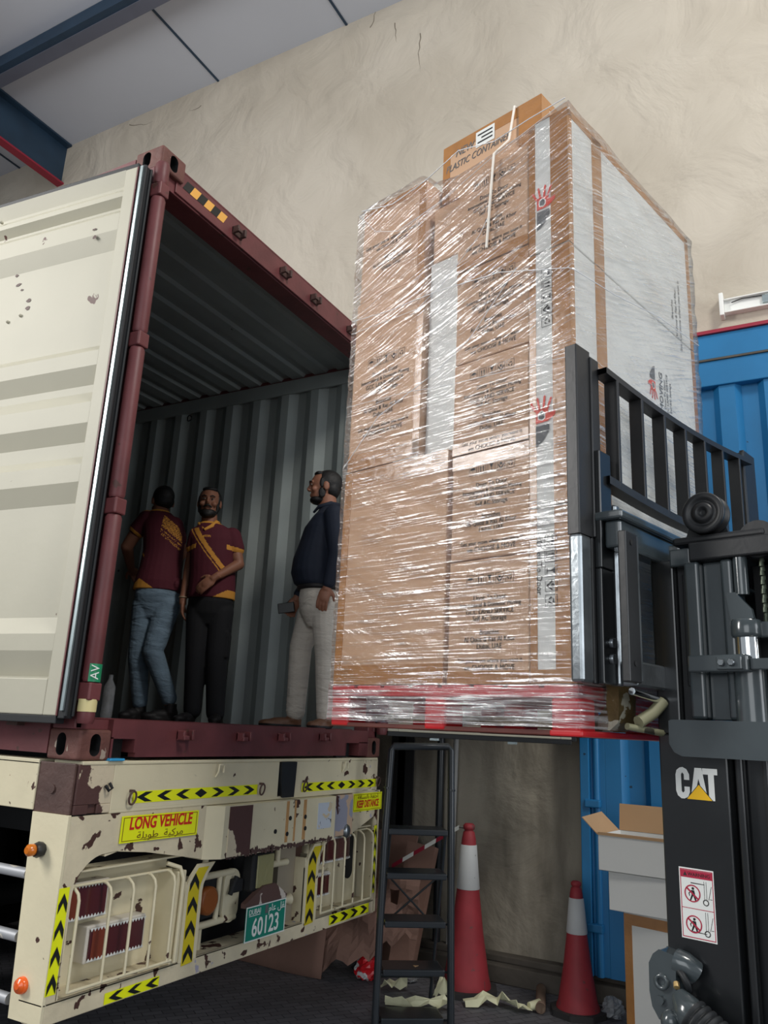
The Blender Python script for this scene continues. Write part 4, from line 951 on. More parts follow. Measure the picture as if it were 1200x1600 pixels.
MB().box(1.30, 1.44, -0.125, -0.105, 1.735, 2.875).box(1.285, 1.30, -0.125, -0.08, 1.735, 2.86).build('upright', satinb, bk, bevel=0.004)
def sag(u): return -0.035 * sin(pi * min(max(u / 1.3, 0), 1))
def rail(z, hh, nm):
    m = MB(); n = 24
    for i in range(n):
        a = 0.05 + 1.25 * i / n; b = 0.05 + 1.25 * (i + 1) / n
        vs = []
        for u in (a, b):
            for (dv, dz) in ((-0.002, 0), (-0.052, 0), (-0.052, hh), (-0.002, hh)): vs.append((u, bv(u) + dv, z + sag(u) + dz))
        m.add(vs, [(0, 1, 5, 4), (1, 2, 6, 5), (2, 3, 7, 6), (3, 0, 4, 7)])
    m.build(nm, satinb, bk)
rail(2.795, 0.022, 'top_bar'); rail(2.395, 0.028, 'lower_bar')
for i in range(7):
    u = 0.125 + 0.172 * i
    MB().box(u - 0.009, u + 0.009, bv(u) - 0.052, bv(u) - 0.002, 2.405 + sag(u), 2.80 + sag(u)).build('bar', satinb, bk, bevel=0.003)
for z in (2.232, 2.185, 1.865, 1.815):
    MB().lathe([(0.017, 0), (0.017, 0.012), (0.015, 0.014)], 6, M=BO(0.048, -0.091, z)).build('bolt', steel if z < 2 else satinb, bk)
# carriage
ca = bpy.data.objects.new('fork_carriage', None); COL.objects.link(ca); ca.parent = fk
MB().box(0.09, 0.125, -0.10, -0.055, 1.735, 2.33).build('side_plate', steel, ca, bevel=0.008)
MB().prism([(0.115, 1.80), (0.150, 1.78), (0.150, 2.30), (0.125, 2.26)], 0.0, 0.02, M=BO(0, -0.06, 0)).build('hook_plate', mat('sunlit_yellow_paint', S(196, 160, 60), 0.45, metal=0.2, var=0.35, vscale=14), ca)  # yellow of sunlight on the carton tape, painted onto this plate
MB().box(0.02, 1.30, -0.150, -0.095, 2.165, 2.255).box(0.0, 1.30, -0.165, -0.06, 2.255, 2.285).build('upper_cross_bar', greyp, ca, bevel=0.008)
MB().box(0.10, 1.30, -0.150, -0.095, 1.735, 1.815).build('lower_cross_bar', steel, ca, bevel=0.008)
m = MB().box(0.008, 0.088, -0.172, -0.145, 1.742, 2.215)
m.build('side_bar', satinb, ca, bevel=0.004)
for z in (2.18, 1.80): MB().lathe([(0.009, 0), (0.009, 0.003)], 12, M=BO(0.045, -0.172, z)).build('bolt_hole', dark, ca)
MB().box(0.088, 0.10, -0.170, -0.14, 1.75, 2.21).build('edge_strip', steel, ca)
MB().box(0.42, 0.50, -0.17, -0.06, 1.75, 2.25).build('roller_plate', greyp, ca, bevel=0.006)
MB().tube([(0.10, -0.13, 1.72), (0.28, -0.13, 1.705)], 0.012, 8).build('lower_pin', chrome, ca)
# forks: heel, blade
for u in (0.16, 0.82):
    m = MB().prism([(-0.02, 2.25), (-0.055, 2.25), (-0.055, 1.70), (-0.05, 1.625), (-0.02, 1.600), (1.02, 1.612), (1.05, 1.62), (1.02, 1.626), (0.02, 1.642), (-0.01, 1.68)], 0.0, 0.12, M=frame((u, 0, 0), (0, 1, 0), (0, 0, 1)))
    m.build('fork', forkm, fk, bevel=0.006)
hm = MB().tube([(0.20, -0.10, 1.63), (0.26, -0.12, 1.66), (0.30, -0.14, 1.70)], 0.02, 10).tube([(0.16, -0.08, 1.615), (0.3, -0.13, 1.60), (0.42, -0.16, 1.64)], 0.011, 8)
hm.build('hydraulic_hose', mat('dusty_hose_rubber', S(150, 148, 118), 0.6, chips=(S(60, 58, 48), 12, 0.55)), fk)
# mast: near rail
ms = bpy.data.objects.new('mast', None); COL.objects.link(ms); ms.parent = fk
def channel(u0, u1, sgn, v0, v1, z0, z1, nm, mt):
    m = MB(); ui, uo = (u0, u1) if sgn > 0 else (u1, u0)
    m.box(u0, u1, v0, v1, z0, z1); return m.build(nm, mt, ms, bevel=0.006)
channel(0.300, 0.42, 1, -0.335, -0.118, 0.10, 1.60, 'outer_rail', blackp)
channel(0.300, 0.42, 1, -0.195, -0.118, 1.60, 2.17, 'outer_rail', blackp)
MB().box(0.345, 0.40, -0.62, -0.335, 0.10, 1.60).box(0.31, 0.34, -0.375, -0.352, 0.10, 1.60).box(0.31, 0.34, -0.45, -0.43, 0.10, 1.60).build('recessed_rail', blackp, ms, bevel=0.006)
MB().box(0.33, 0.40, -0.26, -0.195, 1.60, 2.17).box(0.322, 0.34, -0.25, -0.215, 1.75, 2.12).build('rail_web', satinb, ms, bevel=0.004)
m = MB().box(0.275, 0.40, -0.290, -0.240, 1.645, 2.150); m.build('inner_rail', greyp, ms, bevel=0.010, seg=3)
MB().box(0.315, 0.40, -0.355, -0.290, 1.645, 2.150).build('inner_web', greyp, ms, bevel=0.004)
MB().box(0.285, 0.40, -0.392, -0.355, 1.645, 2.150).build('inner_rail', greyp, ms, bevel=0.010, seg=3)
channel(0.95, 1.07, -1, -0.335, -0.118, 0.10, 2.17, 'outer_rail', blackp)
MB().box(0.42, 0.95, -0.33, -0.29, 0.30, 0.42).box(0.42, 0.95, -0.33, -0.29, 1.20, 1.30).build('mast_cross_member', blackp, ms, bevel=0.006)
# tops
MB().box(0.27, 1.10, -0.62, -0.262, 2.150, 2.212).build('top_beam', satinb, ms, bevel=0.006)
MB().box(0.285, 1.05, -0.262, -0.190, 2.140, 2.200).build('top_beam', greyp, ms, bevel=0.006)
MB().box(0.29, 0.60, -0.50, -0.20, 2.212, 2.240).build('sheave_bracket', satinb, ms, bevel=0.010)
MB().prism([(-0.075, 0.0), (0.075, 0.0), (0.055, 0.075), (-0.04, 0.09)], 0, 0.02, M=LO(0.36, -0.30, 2.235)).build('sheave_plate', satinb, ms, bevel=0.004)
w = MB().lathe([(0.045, -0.002), (0.066, 0.0), (0.070, 0.006), (0.070, 0.018), (0.052, 0.024), (0.052, 0.046), (0.070, 0.052), (0.070, 0.062), (0.066, 0.066), (0.05, 0.066), (0.045, 0.060), (0.034, 0.060), (0.034, 0.068), (0.016, 0.070), (0.012, 0.058), (0.004, 0.058)], 40, M=LO(0.345, -0.313, 2.312))
w.build('sheave', satinb, ms)
MB().lathe([(0.060, 0), (0.060, 0.05)], 32, M=LO(0.345, -0.475, 2.205)).build('sheave', satinb, ms)
# strap plate and lift cylinder
MB().box(0.215, 0.262, -0.445, -0.262, 1.786, 1.838).build('cylinder_bracket', greyp, ms, bevel=0.006)
MB().box(0.205, 0.215, -0.430, -0.355, 1.792, 1.832).build('bracket_pad', greyp, ms, bevel=0.003)
for v in (-0.372, -0.402): MB().lathe([(0.012, 0), (0.012, 0.006), (0.009, 0.011)], 6, M=LO(0.205, v, 1.812)).build('bolt', steel, ms)
MB().box(0.23, 0.30, -0.52, -0.445, 1.792, 1.826).build('cylinder_clamp', greyp, ms, bevel=0.004)
MB().lathe([(0.047, 0), (0.047, 0.15)], 28, M=Matrix.Translation((0.30, -0.420, 1.642))).build('lift_cylinder', greyp, ms)
MB().lathe([(0.036, 0), (0.036, 0.12)], 28, M=Matrix.Translation((0.30, -0.420, 1.79))).build('piston_rod', chrome, ms)
MB().lathe([(0.040, 0), (0.046, 0.006), (0.046, 0.05), (0.042, 0.055)], 28, M=Matrix.Translation((0.30, -0.420, 1.895))).box(0.30, 0.40, -0.62, -0.42, 1.895, 1.945).build('rod_head', greyp, ms, bevel=0.006)
MB().prism([(-0.02, 0), (0.05, 0.0), (0.045, 0.03), (0.02, 0.06), (0.0, 0.085), (-0.03, 0.085)], 0, 0.018, M=LO(0.285, -0.405, 1.95)).build('chain_anchor', greyp, ms, bevel=0.004)
MB().tube([(0.30, -0.415, 2.03), (0.30, -0.415, 2.15)], 0.022, 12).build('guide_tube', greyp, ms)
MB().lathe([(0.05, 0), (0.05, 0.02)], 20, M=Matrix.Translation((0.36, -0.52, 1.95))).build('pulley', satinb, ms)
ch = MB()
for i in range(14):
    for v in (-0.475, -0.51): ch.tube([(0.315 + 0.006 * (i % 2), v, 1.945 + i * 0.0145), (0.315 + 0.006 * (i % 2), v, 1.960 + i * 0.0145)], [0.009, 0.007], 8)
ch.build('lift_chain', mat('oily_chain', S(80, 88, 74), 0.35, metal=0.5), ms)
MB().tube([(0.33, -0.55, 1.9), (0.335, -0.55, 2.0), (0.33, -0.548, 2.15)], 0.018, 10).tube([(0.34, -0.60, 1.6), (0.34, -0.60, 2.15)], 0.02, 10).build('hose', rubber, ms)
MB().box(0.40, 0.90, -0.60, -0.42, 1.5, 2.14).build('cylinder_guard', dark, ms)
# the thick rounded cross member on the flank
pts = oval(0.50, 0.108, 40); pts = [(p[0] + 0.25, p[1]) for p in pts]
q = [(0.0 + 0.03 * (1 - cos(a)), -0.054 + 0.03 * (1 - sin(a))) for a in (0,)]
M = LO(0.285, -0.175, 1.588)
MB().prism([(0.006, 0.05), (0.016, 0.054), (0.50, 0.054), (0.50, -0.056), (0.045, -0.056), (0.02, -0.045), (0.005, -0.02)], -0.08, 0.045, M=M).build('flank_cross_member', greyp, ms, bevel=0.014, seg=3)
# logo and warning label
lg = MB(); Ml = LO(0.2985, -0.170, 1.405)
LET_C = [(0.044, 0.056), (0.044, 0.073), (0.036, 0.088), (0.024, 0.094), (0.014, 0.092), (0.004, 0.084), (0.0, 0.070), (0.0, 0.022), (0.005, 0.008), (0.016, 0.0), (0.026, 0.0), (0.038, 0.006), (0.044, 0.020), (0.044, 0.036), (0.027, 0.036), (0.027, 0.022), (0.022, 0.017), (0.018, 0.022), (0.018, 0.072), (0.022, 0.078), (0.027, 0.072), (0.027, 0.056)]
lg.poly(LET_C, 0, 0, Ml)
lg.poly([(0.047, 0.010), (0.062, 0.094), (0.084, 0.094), (0.098, 0.010), (0.084, 0.024), (0.079, 0.036), (0.0725, 0.062), (0.066, 0.036), (0.062, 0.024)], 0, 0, Ml)
lg.poly([(0.086, 0.094), (0.132, 0.094), (0.132, 0.076), (0.121, 0.076), (0.121, 0.0), (0.103, 0.0), (0.103, 0.076), (0.086, 0.076)], 0, 0, Ml)
lg.poly([(0.034, 0.0), (0.1125, 0.0), (0.073, 0.044)][::1], 0.0005, 1, Ml); lg.poly([(0.030, -0.002), (0.1165, -0.002), (0.073, 0.047)], 0.0003, 2, Ml)
lg.build('maker_logo', [white, mat('logo_yellow', S(250, 196, 20), 0.4), blackf], ms)
wl_ = MB(); Mw = LO(0.2985, -0.219, 1.106); W2, H2 = 0.106, 0.198
wl_.poly(rectring(W2, H2), 0, 0, Mw); wl_.ring(rectring(W2 * .94, H2 * .96), rectring(W2 * .90, H2 * .935), 0.0, 0.0005, 1, Mw)
wl_.poly([(-W2 * .45, H2 * .36), (W2 * .45, H2 * .36), (W2 * .45, H2 * .465), (-W2 * .45, H2 * .465)], 0.0004, 1, Mw)
wl_.text('WARNING', 0.014, Mw @ Matrix.Translation((0.008, H2 * .41, 0.0008)), 2); wl_.poly([(-0.040, H2 * .385), (-0.028, H2 * .385), (-0.034, H2 * .445)], 0.0008, 2, Mw)
wl_.poly([(-W2 * .45, -H2 * .075), (W2 * .45, -H2 * .075), (W2 * .45, -H2 * .065), (-W2 * .45, -H2 * .065)], 0.0005, 1, Mw)
for zc_, k_ in ((0.030, 0), (-0.055, 1)):
    C_ = Mw @ Matrix.Translation((-0.014, zc_ - 0.002, 0))
    circ = lambda r: [(r * cos(2 * pi * i / 28), r * sin(2 * pi * i / 28)) for i in range(28)]
    wl_.ring(circ(0.0245), circ(0.021), 0.0004, 0.0010, 1, C_)
    wl_.prism([(-0.018, 0.012), (-0.015, 0.016), (0.018, -0.012), (0.015, -0.016)], 0.0004, 0.0010, 1, C_)
    wl_.poly([(0.004 * cos(2 * pi * i / 12) + 0.002, 0.004 * sin(2 * pi * i / 12) + 0.014) for i in range(12)], 0.0006, 3, C_)
    wl_.poly([(-0.004, 0.009), (0.006, 0.009), (0.008, -0.004), (0.012, -0.020), (0.008, -0.022), (0.002, -0.006), (-0.006, -0.022), (-0.010, -0.022), (-0.003, -0.004)], 0.0006, 3, C_)
    wl_.poly([(-0.004, 0.008), (-0.012, 0.0), (-0.010, -0.008), (-0.008, -0.008), (-0.009, 0.0), (-0.003, 0.004)], 0.0006, 3, C_)
    F_ = Mw @ Matrix.Translation((0.026, zc_, 0))
    for xx in (-0.004, 0.0025): wl_.poly([(xx, -0.018), (xx + 0.0012, -0.018), (xx + 0.0012, 0.036), (xx, 0.036)], 0.0005, 2, F_)
    wl_.ring([(0.009 * cos(2 * pi * i / 20), -0.022 + 0.009 * sin(2 * pi * i / 20)) for i in range(20)], [(0.0065 * cos(2 * pi * i / 20), -0.022 + 0.0065 * sin(2 * pi * i / 20)) for i in range(20)], 0.0003, 0.0008, 2, F_)
    wl_.poly([(0.008, -0.014), (0.0095, -0.014), (0.019, 0.024), (0.0175, 0.024)], 0.0005, 2, F_); wl_.poly([(0.012, -0.012), (0.02, -0.012), (0.02, -0.0105), (0.012, -0.0105)], 0.0005, 2, F_)
    zf = 0.026 if k_ == 0 else -0.024
    wl_.poly([(-0.044, zf), (-0.002, zf), (-0.002, zf + 0.002), (-0.044, zf + 0.003)], 0.0005, 3, F_)
wl_.build('warning_label', [white, mat('crimson_print', S(176, 28, 62), 0.5), ink, blackf], ms)
# tilt cylinder knuckle with rubber bellows
m = MB(); Mk = LO(0.24, -0.118, 0.885)
pr = [(-0.028, -0.07), (-0.035, -0.03), (-0.034, 0.045), (-0.02, 0.072), (0.0, 0.088), (0.045, 0.080), (0.05, 0.05), (0.046, -0.07), (0.03, -0.10), (-0.008, -0.10)]
m.prism(pr, -0.06, 0.0, M=Mk); m.tube([Mk @ Vector((0.04, 0.06, -0.03)), Mk @ Vector((0.065, 0.055, -0.03)), Mk @ Vector((0.085, 0.035, -0.05))], 0.036, 16)
m.build('tilt_anchor', greyp, ms, bevel=0.012, seg=3)
MB().lathe([(0.022, 0), (0.022, 0.012), (0.012, 0.012), (0.011, 0.002)], 24, M=LO(0.24, -0.125, 0.888)).build('grease_boss', greyp, ms)
MB().lathe([(0.013, 0), (0.013, 0.010)], 6, M=LO(0.24, -0.118, 0.838)).build('bolt', greyp, ms)
MB().tube([(0.23, -0.178, 0.87), (0.215, -0.205, 0.842), (0.21, -0.225, 0.825), (0.205, -0.245, 0.808)], [0.022, 0.042, 0.046, 0.036], 20).ell((0.20, -0.165, 0.80), (0.03, 0.030, 0.032)).build('tilt_cylinder_eye', greyp, ms)
MB().tube([(0.235, -0.17, 0.895), (0.225, -0.175, 0.885)], 0.009, 8).build('grease_nipple', mat('brass_fitting', S(206, 176, 120), 0.4, metal=0.4), ms)
MB().tube([(0.26, -0.16, 0.93), (0.235, -0.19, 0.92), (0.23, -0.205, 0.90), (0.25, -0.20, 0.88)], 0.010, 8).build('hose', rubber, ms)
bm_ = MB(); d_ = Vector((-0.10, -0.80, -0.40)).normalized(); p0 = Vector((0.205, -0.225, 0.822)); P_ = []; R_ = []
for i in range(34):
    P_.append(p0 + d_ * (0.0046 * i)); R_.append(0.050 + (0.006 if i % 4 < 2 else -0.004))
bm_.tube(P_, R_, 26); bm_.build('bellows', rubber, ms)
p1 = P_[-1]; MB().tube([p1, p1 + d_ * 0.5], 0.047, 22).build('tilt_cylinder', greyp, ms)

# ------------------------------------------------------------------ step ladder
A_ = Vector((2.134, -0.209, 0)); wdir = Vector((0.5977, -0.8017, 0)); ndir = Vector((0.8017, 0.5977, 0))
ang = math.atan2(wdir.y, wdir.x)
ld = thing('step_ladder', 'dark grey folding step ladder with flat treads standing below the pallet', 'ladder', A_, ang)
r_ = 0.021
m = MB().tube([(0.0, -0.02, 0.0), (0.012, 0.0, 0.9), (0.035, 0.02, 1.455), (0.05, 0.022, 1.478), (0.385, 0.022, 1.490), (0.405, 0.02, 1.47), (0.412, 0.0, 0.9), (0.428, -0.02, 0.0)], r_, 16)
m.build('front_frame', ladder_m, ld)
for x in (0.021, 0.408):
    MB().tube([(x, 0.01, 1.235), (x + 0.001, 0.01, 1.245)], 0.0245, 16).build('joint_collar', ladder_m, ld)
for i, z in enumerate((0.030, 0.272, 0.520, 0.775, 1.015)):
    MB().box(0.035, 0.39, -0.01, 0.19, z - 0.030, z).box(0.035, 0.39, -0.012, 0.0, z - 0.034, z).build('tread', ladder_m, ld, bevel=0.006)
    MB().tube([(0.008, 0.02, z - 0.018), (0.42, 0.02, z - 0.018)], 0.006, 8).build('tread_pin', ladder_m, ld)
for x in (0.06, 0.40):
    MB().tube([(x, 0.42, 0.0), (x, 0.10, 1.0)], 0.011, 10).build('rear_leg', ladder_m, ld)
MB().tube([(0.06, 0.40, 0.14), (0.40, 0.40, 0.14)], 0.018, 10).build('rear_bar', ladder_m, ld)
MB().tube([(0.06, 0.20, 0.74), (0.23, 0.26, 0.58), (0.40, 0.32, 0.42)], 0.006, 8).tube([(0.40, 0.20, 0.74), (0.23, 0.265, 0.58), (0.06, 0.32, 0.42)], 0.006, 8).build('cross_brace', ladder_m, ld)
tag(MB().prism([(-0.02, -0.01), (0.02, -0.012), (0.004, 0.016)], 0, 0.002, M=Matrix.Translation(A_ + wdir * 0.23 + ndir * 0.06 + Vector((0, 0, 0.2735)))).build('paper_scrap', card_in), 'tiny torn paper scrap lying on a ladder tread', 'litter')

# ------------------------------------------------------------------ traffic cones
def cone(loc, h, rb, label):
    c = thing('traffic_cone', label, 'traffic cone', loc, 0.4, 'traffic cones by the wall')
    k = h / 1.0
    MB().lathe([(rb * 1.0, 0.03), (rb * 0.985, 0.05), (rb * 0.90, 0.10 * k), (rb * .66, 0.34 * k), (rb * .44, 0.64 * k), (rb * .30, 0.90 * k), (rb * .24, 0.945 * k), (rb * .19, 0.95 * k), (rb * .19, 0.958 * k), (rb * .24, 0.962 * k), (rb * .25, 0.985 * k), (rb * .17, 0.998 * k), (0.001, 1.0 * k)], 40).build('cone_body', cone_red, c)
    a, b = 0.60 * k, 0.865 * k
    ra, rb2 = rb * .465, rb * .325
    MB().lathe([(ra + 0.002, a), (ra + 0.004, a + 0.004), (rb2 + 0.003, b), (rb2, b + 0.002)], 40).build('sleeve', cone_white, c)
    o = [(rb * 1.32 * cos(pi / 8 + pi * i / 4), rb * 1.32 * sin(pi / 8 + pi * i / 4)) for i in range(8)]
    MB().prism(o, 0.0, 0.034).build('base', cone_base, c, bevel=0.008)
    return c
cone((2.99, -0.40, 0), 1.0, 0.155, 'tall faded red traffic cone with a white sleeve, standing beside the ladder')
cone((3.0, -1.11, 0), 0.73, 0.128, 'shorter red and white traffic cone standing by the stack of white cartons')
# barrier tape
bt = MB(); pa, pb = Vector((3.05, 0.20, 0.66)), Vector((2.96, -0.34, 0.97)); n = 6
for i in range(n):
    a = pa.lerp(pb, i / n); b = pa.lerp(pb, (i + 1) / n)
    bt.add([a + Vector((0, 0, -.014)), b + Vector((0, 0, -.014)), b + Vector((0.004, 0, .014)), a + Vector((0.004, 0, .014))], [(0, 1, 2, 3)], i % 2)
bt.tube([pb, (2.99, -0.40, 0.962)], 0.003, 6, 2)
tag(bt.build('barrier_tape', [red_oxide, white, blackf]), 'red and white barrier tape tied to the tall cone behind the ladder', 'tape')

# ------------------------------------------------------------------ litter on the floor
def crumpled(name, label, pts, w, m, zb=0.0, seed=1, cat='paper', amp=0.05):
    rn = random.Random(seed); mb = MB(); vs = []
    n = len(pts)
    for i, (x, y) in enumerate(pts):
        t_ = Vector((pts[min(i + 1, n - 1)][0] - pts[max(i - 1, 0)][0], pts[min(i + 1, n - 1)][1] - pts[max(i - 1, 0)][1], 0)).normalized(); s_ = Vector((-t_.y, t_.x, 0))
        za = zb + 0.004 + abs(rn.gauss(0, amp)); zc_ = zb + 0.004 + abs(rn.gauss(0, amp * .8)); zm = zb + 0.006 + rn.random() * amp * 1.3
        for q, z in ((-1, za), (-.3, zm), (.4, zb + .01 + rn.random() * amp), (1, zc_)): vs.append(Vector((x, y, z)) + s_ * w * q * rn.uniform(.8, 1.1))
    fs = [(4 * i + k, 4 * i + 4 + k, 4 * i + 5 + k, 4 * i + 1 + k) for i in range(n - 1) for k in range(3)]
    o = mb.add(vs, fs).build(name, m)
    s = o.modifiers.new('thickness', 'SOLIDIFY'); s.thickness = 0.002; s.offset = 1
    return tag(o, label, cat)
crumpled('paper_strip', 'pale yellow paper strip crumpled on the paving in front of the tall cone', [(2.72, -0.50), (2.76, -0.56), (2.80, -0.60), (2.83, -0.66), (2.86, -0.70), (2.84, -0.76), (2.83, -0.82), (2.80, -0.85)], 0.05, paper, 0, 4)
crumpled('paper_strip', 'pale yellow paper strip lying behind the lowest ladder tread', [(2.42, -0.12), (2.47, -0.20), (2.52, -0.27), (2.55, -0.35), (2.56, -0.42), (2.55, -0.48)], 0.045, paper, 0, 9)
crumpled('paper_strip', 'curled scrap of pale yellow paper behind the left side of the ladder', [(2.66, 0.03), (2.70, -0.01), (2.73, -0.06), (2.75, -0.10)], 0.05, paper, 0, 12)
crumpled('paper_strip', 'small pale paper scrap behind the right leg of the ladder', [(2.72, -0.30), (2.75, -0.34), (2.78, -0.37)], 0.04, paper, 0, 15)
cup = MB().lathe([(0.020, 0), (0.033, 0.075), (0.031, 0.075), (0.019, 0.004)], 20, M=frame((2.855, -0.855, 0.034), (0.5, 0.6, 0), (0, 0, 1)))
tag(cup.build('paper_cup', paper), 'pale yellow rolled paper cone on the paving left of the card tube', 'paper')
pt_ = MB(); P0, P1 = Vector((2.86, -0.925, 0.032)), Vector((3.23, -0.81, 0.032)); d_ = (P1 - P0).normalized(); Mt = frame(P0, d_.cross(Vector((0, 0, 1))), (0, 0, 1))
pt_.lathe([(0.030, 0), (0.030, -0.39), (0.025, -0.39), (0.025, 0), (0.030, 0)], 28, M=Mt)
pt = pt_.build('card_tube', tube_m); pt.location.z = -0.0; tag(pt, 'short brown cardboard tube lying on the paving between the two cones', 'tube')
def bag(name, label, c, r, m, seed):
    rn = random.Random(seed); b = MB(); n_, m_ = 18, 12; vs = []
    for i in range(m_ + 1):
        ph = -pi / 2 + pi * i / m_
        for k_ in range(n_):
            th = 2 * pi * k_ / n_; q = 1 + rn.uniform(-.22, .22)
            vs.append((c[0] + r[0] * q * cos(ph) * cos(th), c[1] + r[1] * q * cos(ph) * sin(th), max(0.004, c[2] + r[2] * q * sin(ph))))
    b.add(vs, [(i * n_ + k_, i * n_ + (k_ + 1) % n_, (i + 1) * n_ + (k_ + 1) % n_, (i + 1) * n_ + k_) for i in range(m_) for k_ in range(n_)], 0, False)
    return tag(b.build(name, m), label, 'bag')
plastic = mat('crinkled_clear_plastic', S(200, 204, 208), 0.15, var=0.3, vscale=20); plastic.node_tree.nodes['Principled BSDF'].inputs['Transmission Weight'].default_value = 0.6
bag('plastic_bag', 'crumpled clear plastic bag on the floor right of the shorter cone', (3.06, -1.30, 0.055), (0.07, 0.06, 0.055), plastic, 3)
bag('crisp_packet', 'crumpled red and white packet on the floor left of the ladder', (2.80, 0.22, 0.07), (0.07, 0.08, 0.075), mat('red_white_packet', S(206, 30, 40), 0.3, chips=(S(220, 220, 220), 9, 0.56)), 5)
bag('plastic_bag', 'flat grey scrap of clear plastic behind the ladder treads', (2.95, -0.02, 0.015), (0.07, 0.05, 0.015), plastic, 8)
bag('rubbish_sack', 'black crumpled sack in the dark corner behind the ladder', (2.97, 0.34, 0.10), (0.11, 0.10, 0.10), mat('black_sack', S(34, 34, 36), 0.35), 11)

# cardboard leaning behind the trailer
sh = MB(); NX, NZ_ = 30, 10; vs = []; rn = random.Random(5)
for j in range(NZ_ + 1):
    for i in range(NX + 1):
        y = 0.46 + 2.3 * i / NX; z = 0.78 * j / NZ_
        vs.append((2.63 + 0.12 * j / NZ_ + 0.015 * sin(7 * y + 3 * z), y, z + 0.002))
sh.add(vs, [(j * (NX + 1) + i, j * (NX + 1) + i + 1, (j + 1) * (NX + 1) + i + 1, (j + 1) * (NX + 1) + i) for j in range(NZ_) for i in range(NX)], 0, True)
o = sh.build('cardboard_sheet', sheet_m); so = o.modifiers.new('thickness', 'SOLIDIFY'); so.thickness = 0.006
tag(o, 'long brown cardboard sheet on edge behind the trailer bumper', 'cardboard')
sh = MB(); NX, NZ_ = 18, 14; vs = []; rn = random.Random(8)
low = [0.0, 0.02, 0.02, 0.06, 0.10, 0.13, 0.12, 0.10, 0.13, 0.16, 0.13, 0.18, 0.24, 0.27, 0.24, 0.28, 0.33, 0.30, 0.30]
for j in range(NZ_ + 1):
    for i in range(NX + 1):
        y = 0.56 - 0.72 * i / NX; z = low[i] + (0.66 - low[i]) * j / NZ_
        vs.append((2.66 + 0.16 * z + 0.028 * sin(9 * y + 7 * z) + 0.02 * sin(17 * z - 11 * y) + rn.uniform(-.006, .006), y, z + 0.004))
sh.add(vs, [(j * (NX + 1) + i, j * (NX + 1) + i + 1, (j + 1) * (NX + 1) + i + 1, (j + 1) * (NX + 1) + i) for j in range(NZ_) for i in range(NX) if not (7 < j < 11 and 12 < i < 16)], 0, False)
o = sh.build('cardboard_sheet', sheet_m); so = o.modifiers.new('thickness', 'SOLIDIFY'); so.thickness = 0.005
tag(o, 'torn crumpled brown cardboard sheet beside the ladder with a hole in it', 'cardboard')
def plank(name, label, pts, th, m, cat):
    mb = MB(); P_ = [Vector(p) for p in pts]; n = (P_[1] - P_[0]).cross(P_[3] - P_[0]).normalized() * th
    mb.add(P_ + [p + n for p in P_], [(0, 1, 2, 3), (7, 6, 5, 4), (0, 4, 5, 1), (1, 5, 6, 2), (2, 6, 7, 3), (3, 7, 4, 0)])
    return tag(mb.build(name, m), label, cat)
plank('folded_cardboard', 'narrow folded cardboard panel leaning on the wall behind the ladder', [(3.02, 0.16, 0.0), (3.00, -0.02, 0.0), (3.26, -0.06, 0.78), (3.26, 0.16, 0.80)], 0.05, sheet_m, 'cardboard')
plank('folded_cardboard', 'wide cardboard panel behind the narrow one, leaning on the wall by the ladder', [(3.14, 0.50, 0.0), (3.14, 0.20, 0.0), (3.30, 0.12, 0.84), (3.30, 0.46, 0.86)], 0.02, sheet_m, 'cardboard')

# ------------------------------------------------------------------ stack of white cartons on the right
def wbox(name, label, loc, rz, w, d, h, open_=False):
    root = thing(name, label, 'box', loc, rz, 'white cartons stacked by the blue gate')
    b = MB()                                        # local x away from the viewer, y across
    if not open_: b.box(0, w, -d, 0, 0, h)
    else:
        t_ = 0.006
        b.box(0, w, -d, 0, 0, t_).box(0, t_, -d, 0, 0, h).box(w - t_, w, -d, 0, 0, h).box(0, w, -t_, 0, 0, h).box(0, w, -d, -d + t_, 0, h)
    b.build('carton_body', cardw, root, bevel=0.004)
    return root
R0 = rad(11)
b0 = wbox('white_carton', 'large white carton with gold tape edges, bottom of the stack by the blue gate', (2.64, -1.475, 0), -rad(15), 0.42, 0.5, 0.665)
tm = MB().box(-0.0014, 0, -0.5, 0.0, 0.60, 0.655).box(-0.0014, 0, -0.045, 0.0014, 0, 0.6).box(0, 0.03, 0, 0.0014, 0, 0.66)
tm.build('tape', tape, b0)
wbox('white_carton', 'shallow closed white carton, second up in the stack by the blue gate', (2.60, -1.405, 0.667), -rad(9), 0.40, 0.56, 0.198)
b2 = wbox('white_carton', 'open topped white carton with brown flaps, top of the stack by the blue gate', (2.585, -1.355, 0.867), -rad(7), 0.36, 0.56, 0.188, True)
m = MB().add([(0.356, -0.56, 0.188), (0.356, 0, 0.188), (0.40, 0.01, 0.335), (0.40, -0.57, 0.335)], [(0, 1, 2, 3)]); o = m.build('back_flap', card_in, b2); o.modifiers.new('thickness', 'SOLIDIFY').thickness = 0.004
m = MB().add([(0.0, 0.0, 0.188), (0.35, 0.0, 0.188), (0.33, 0.10, 0.285), (0.02, 0.10, 0.27)], [(0, 1, 2, 3)]); o = m.build('side_flap', card_in, b2); o.modifiers.new('thickness', 'SOLIDIFY').thickness = 0.004
m = MB().box(-0.004, 0.02, -0.56, 0.0, 0.186, 0.20); m.build('front_fold', card_in, b2)

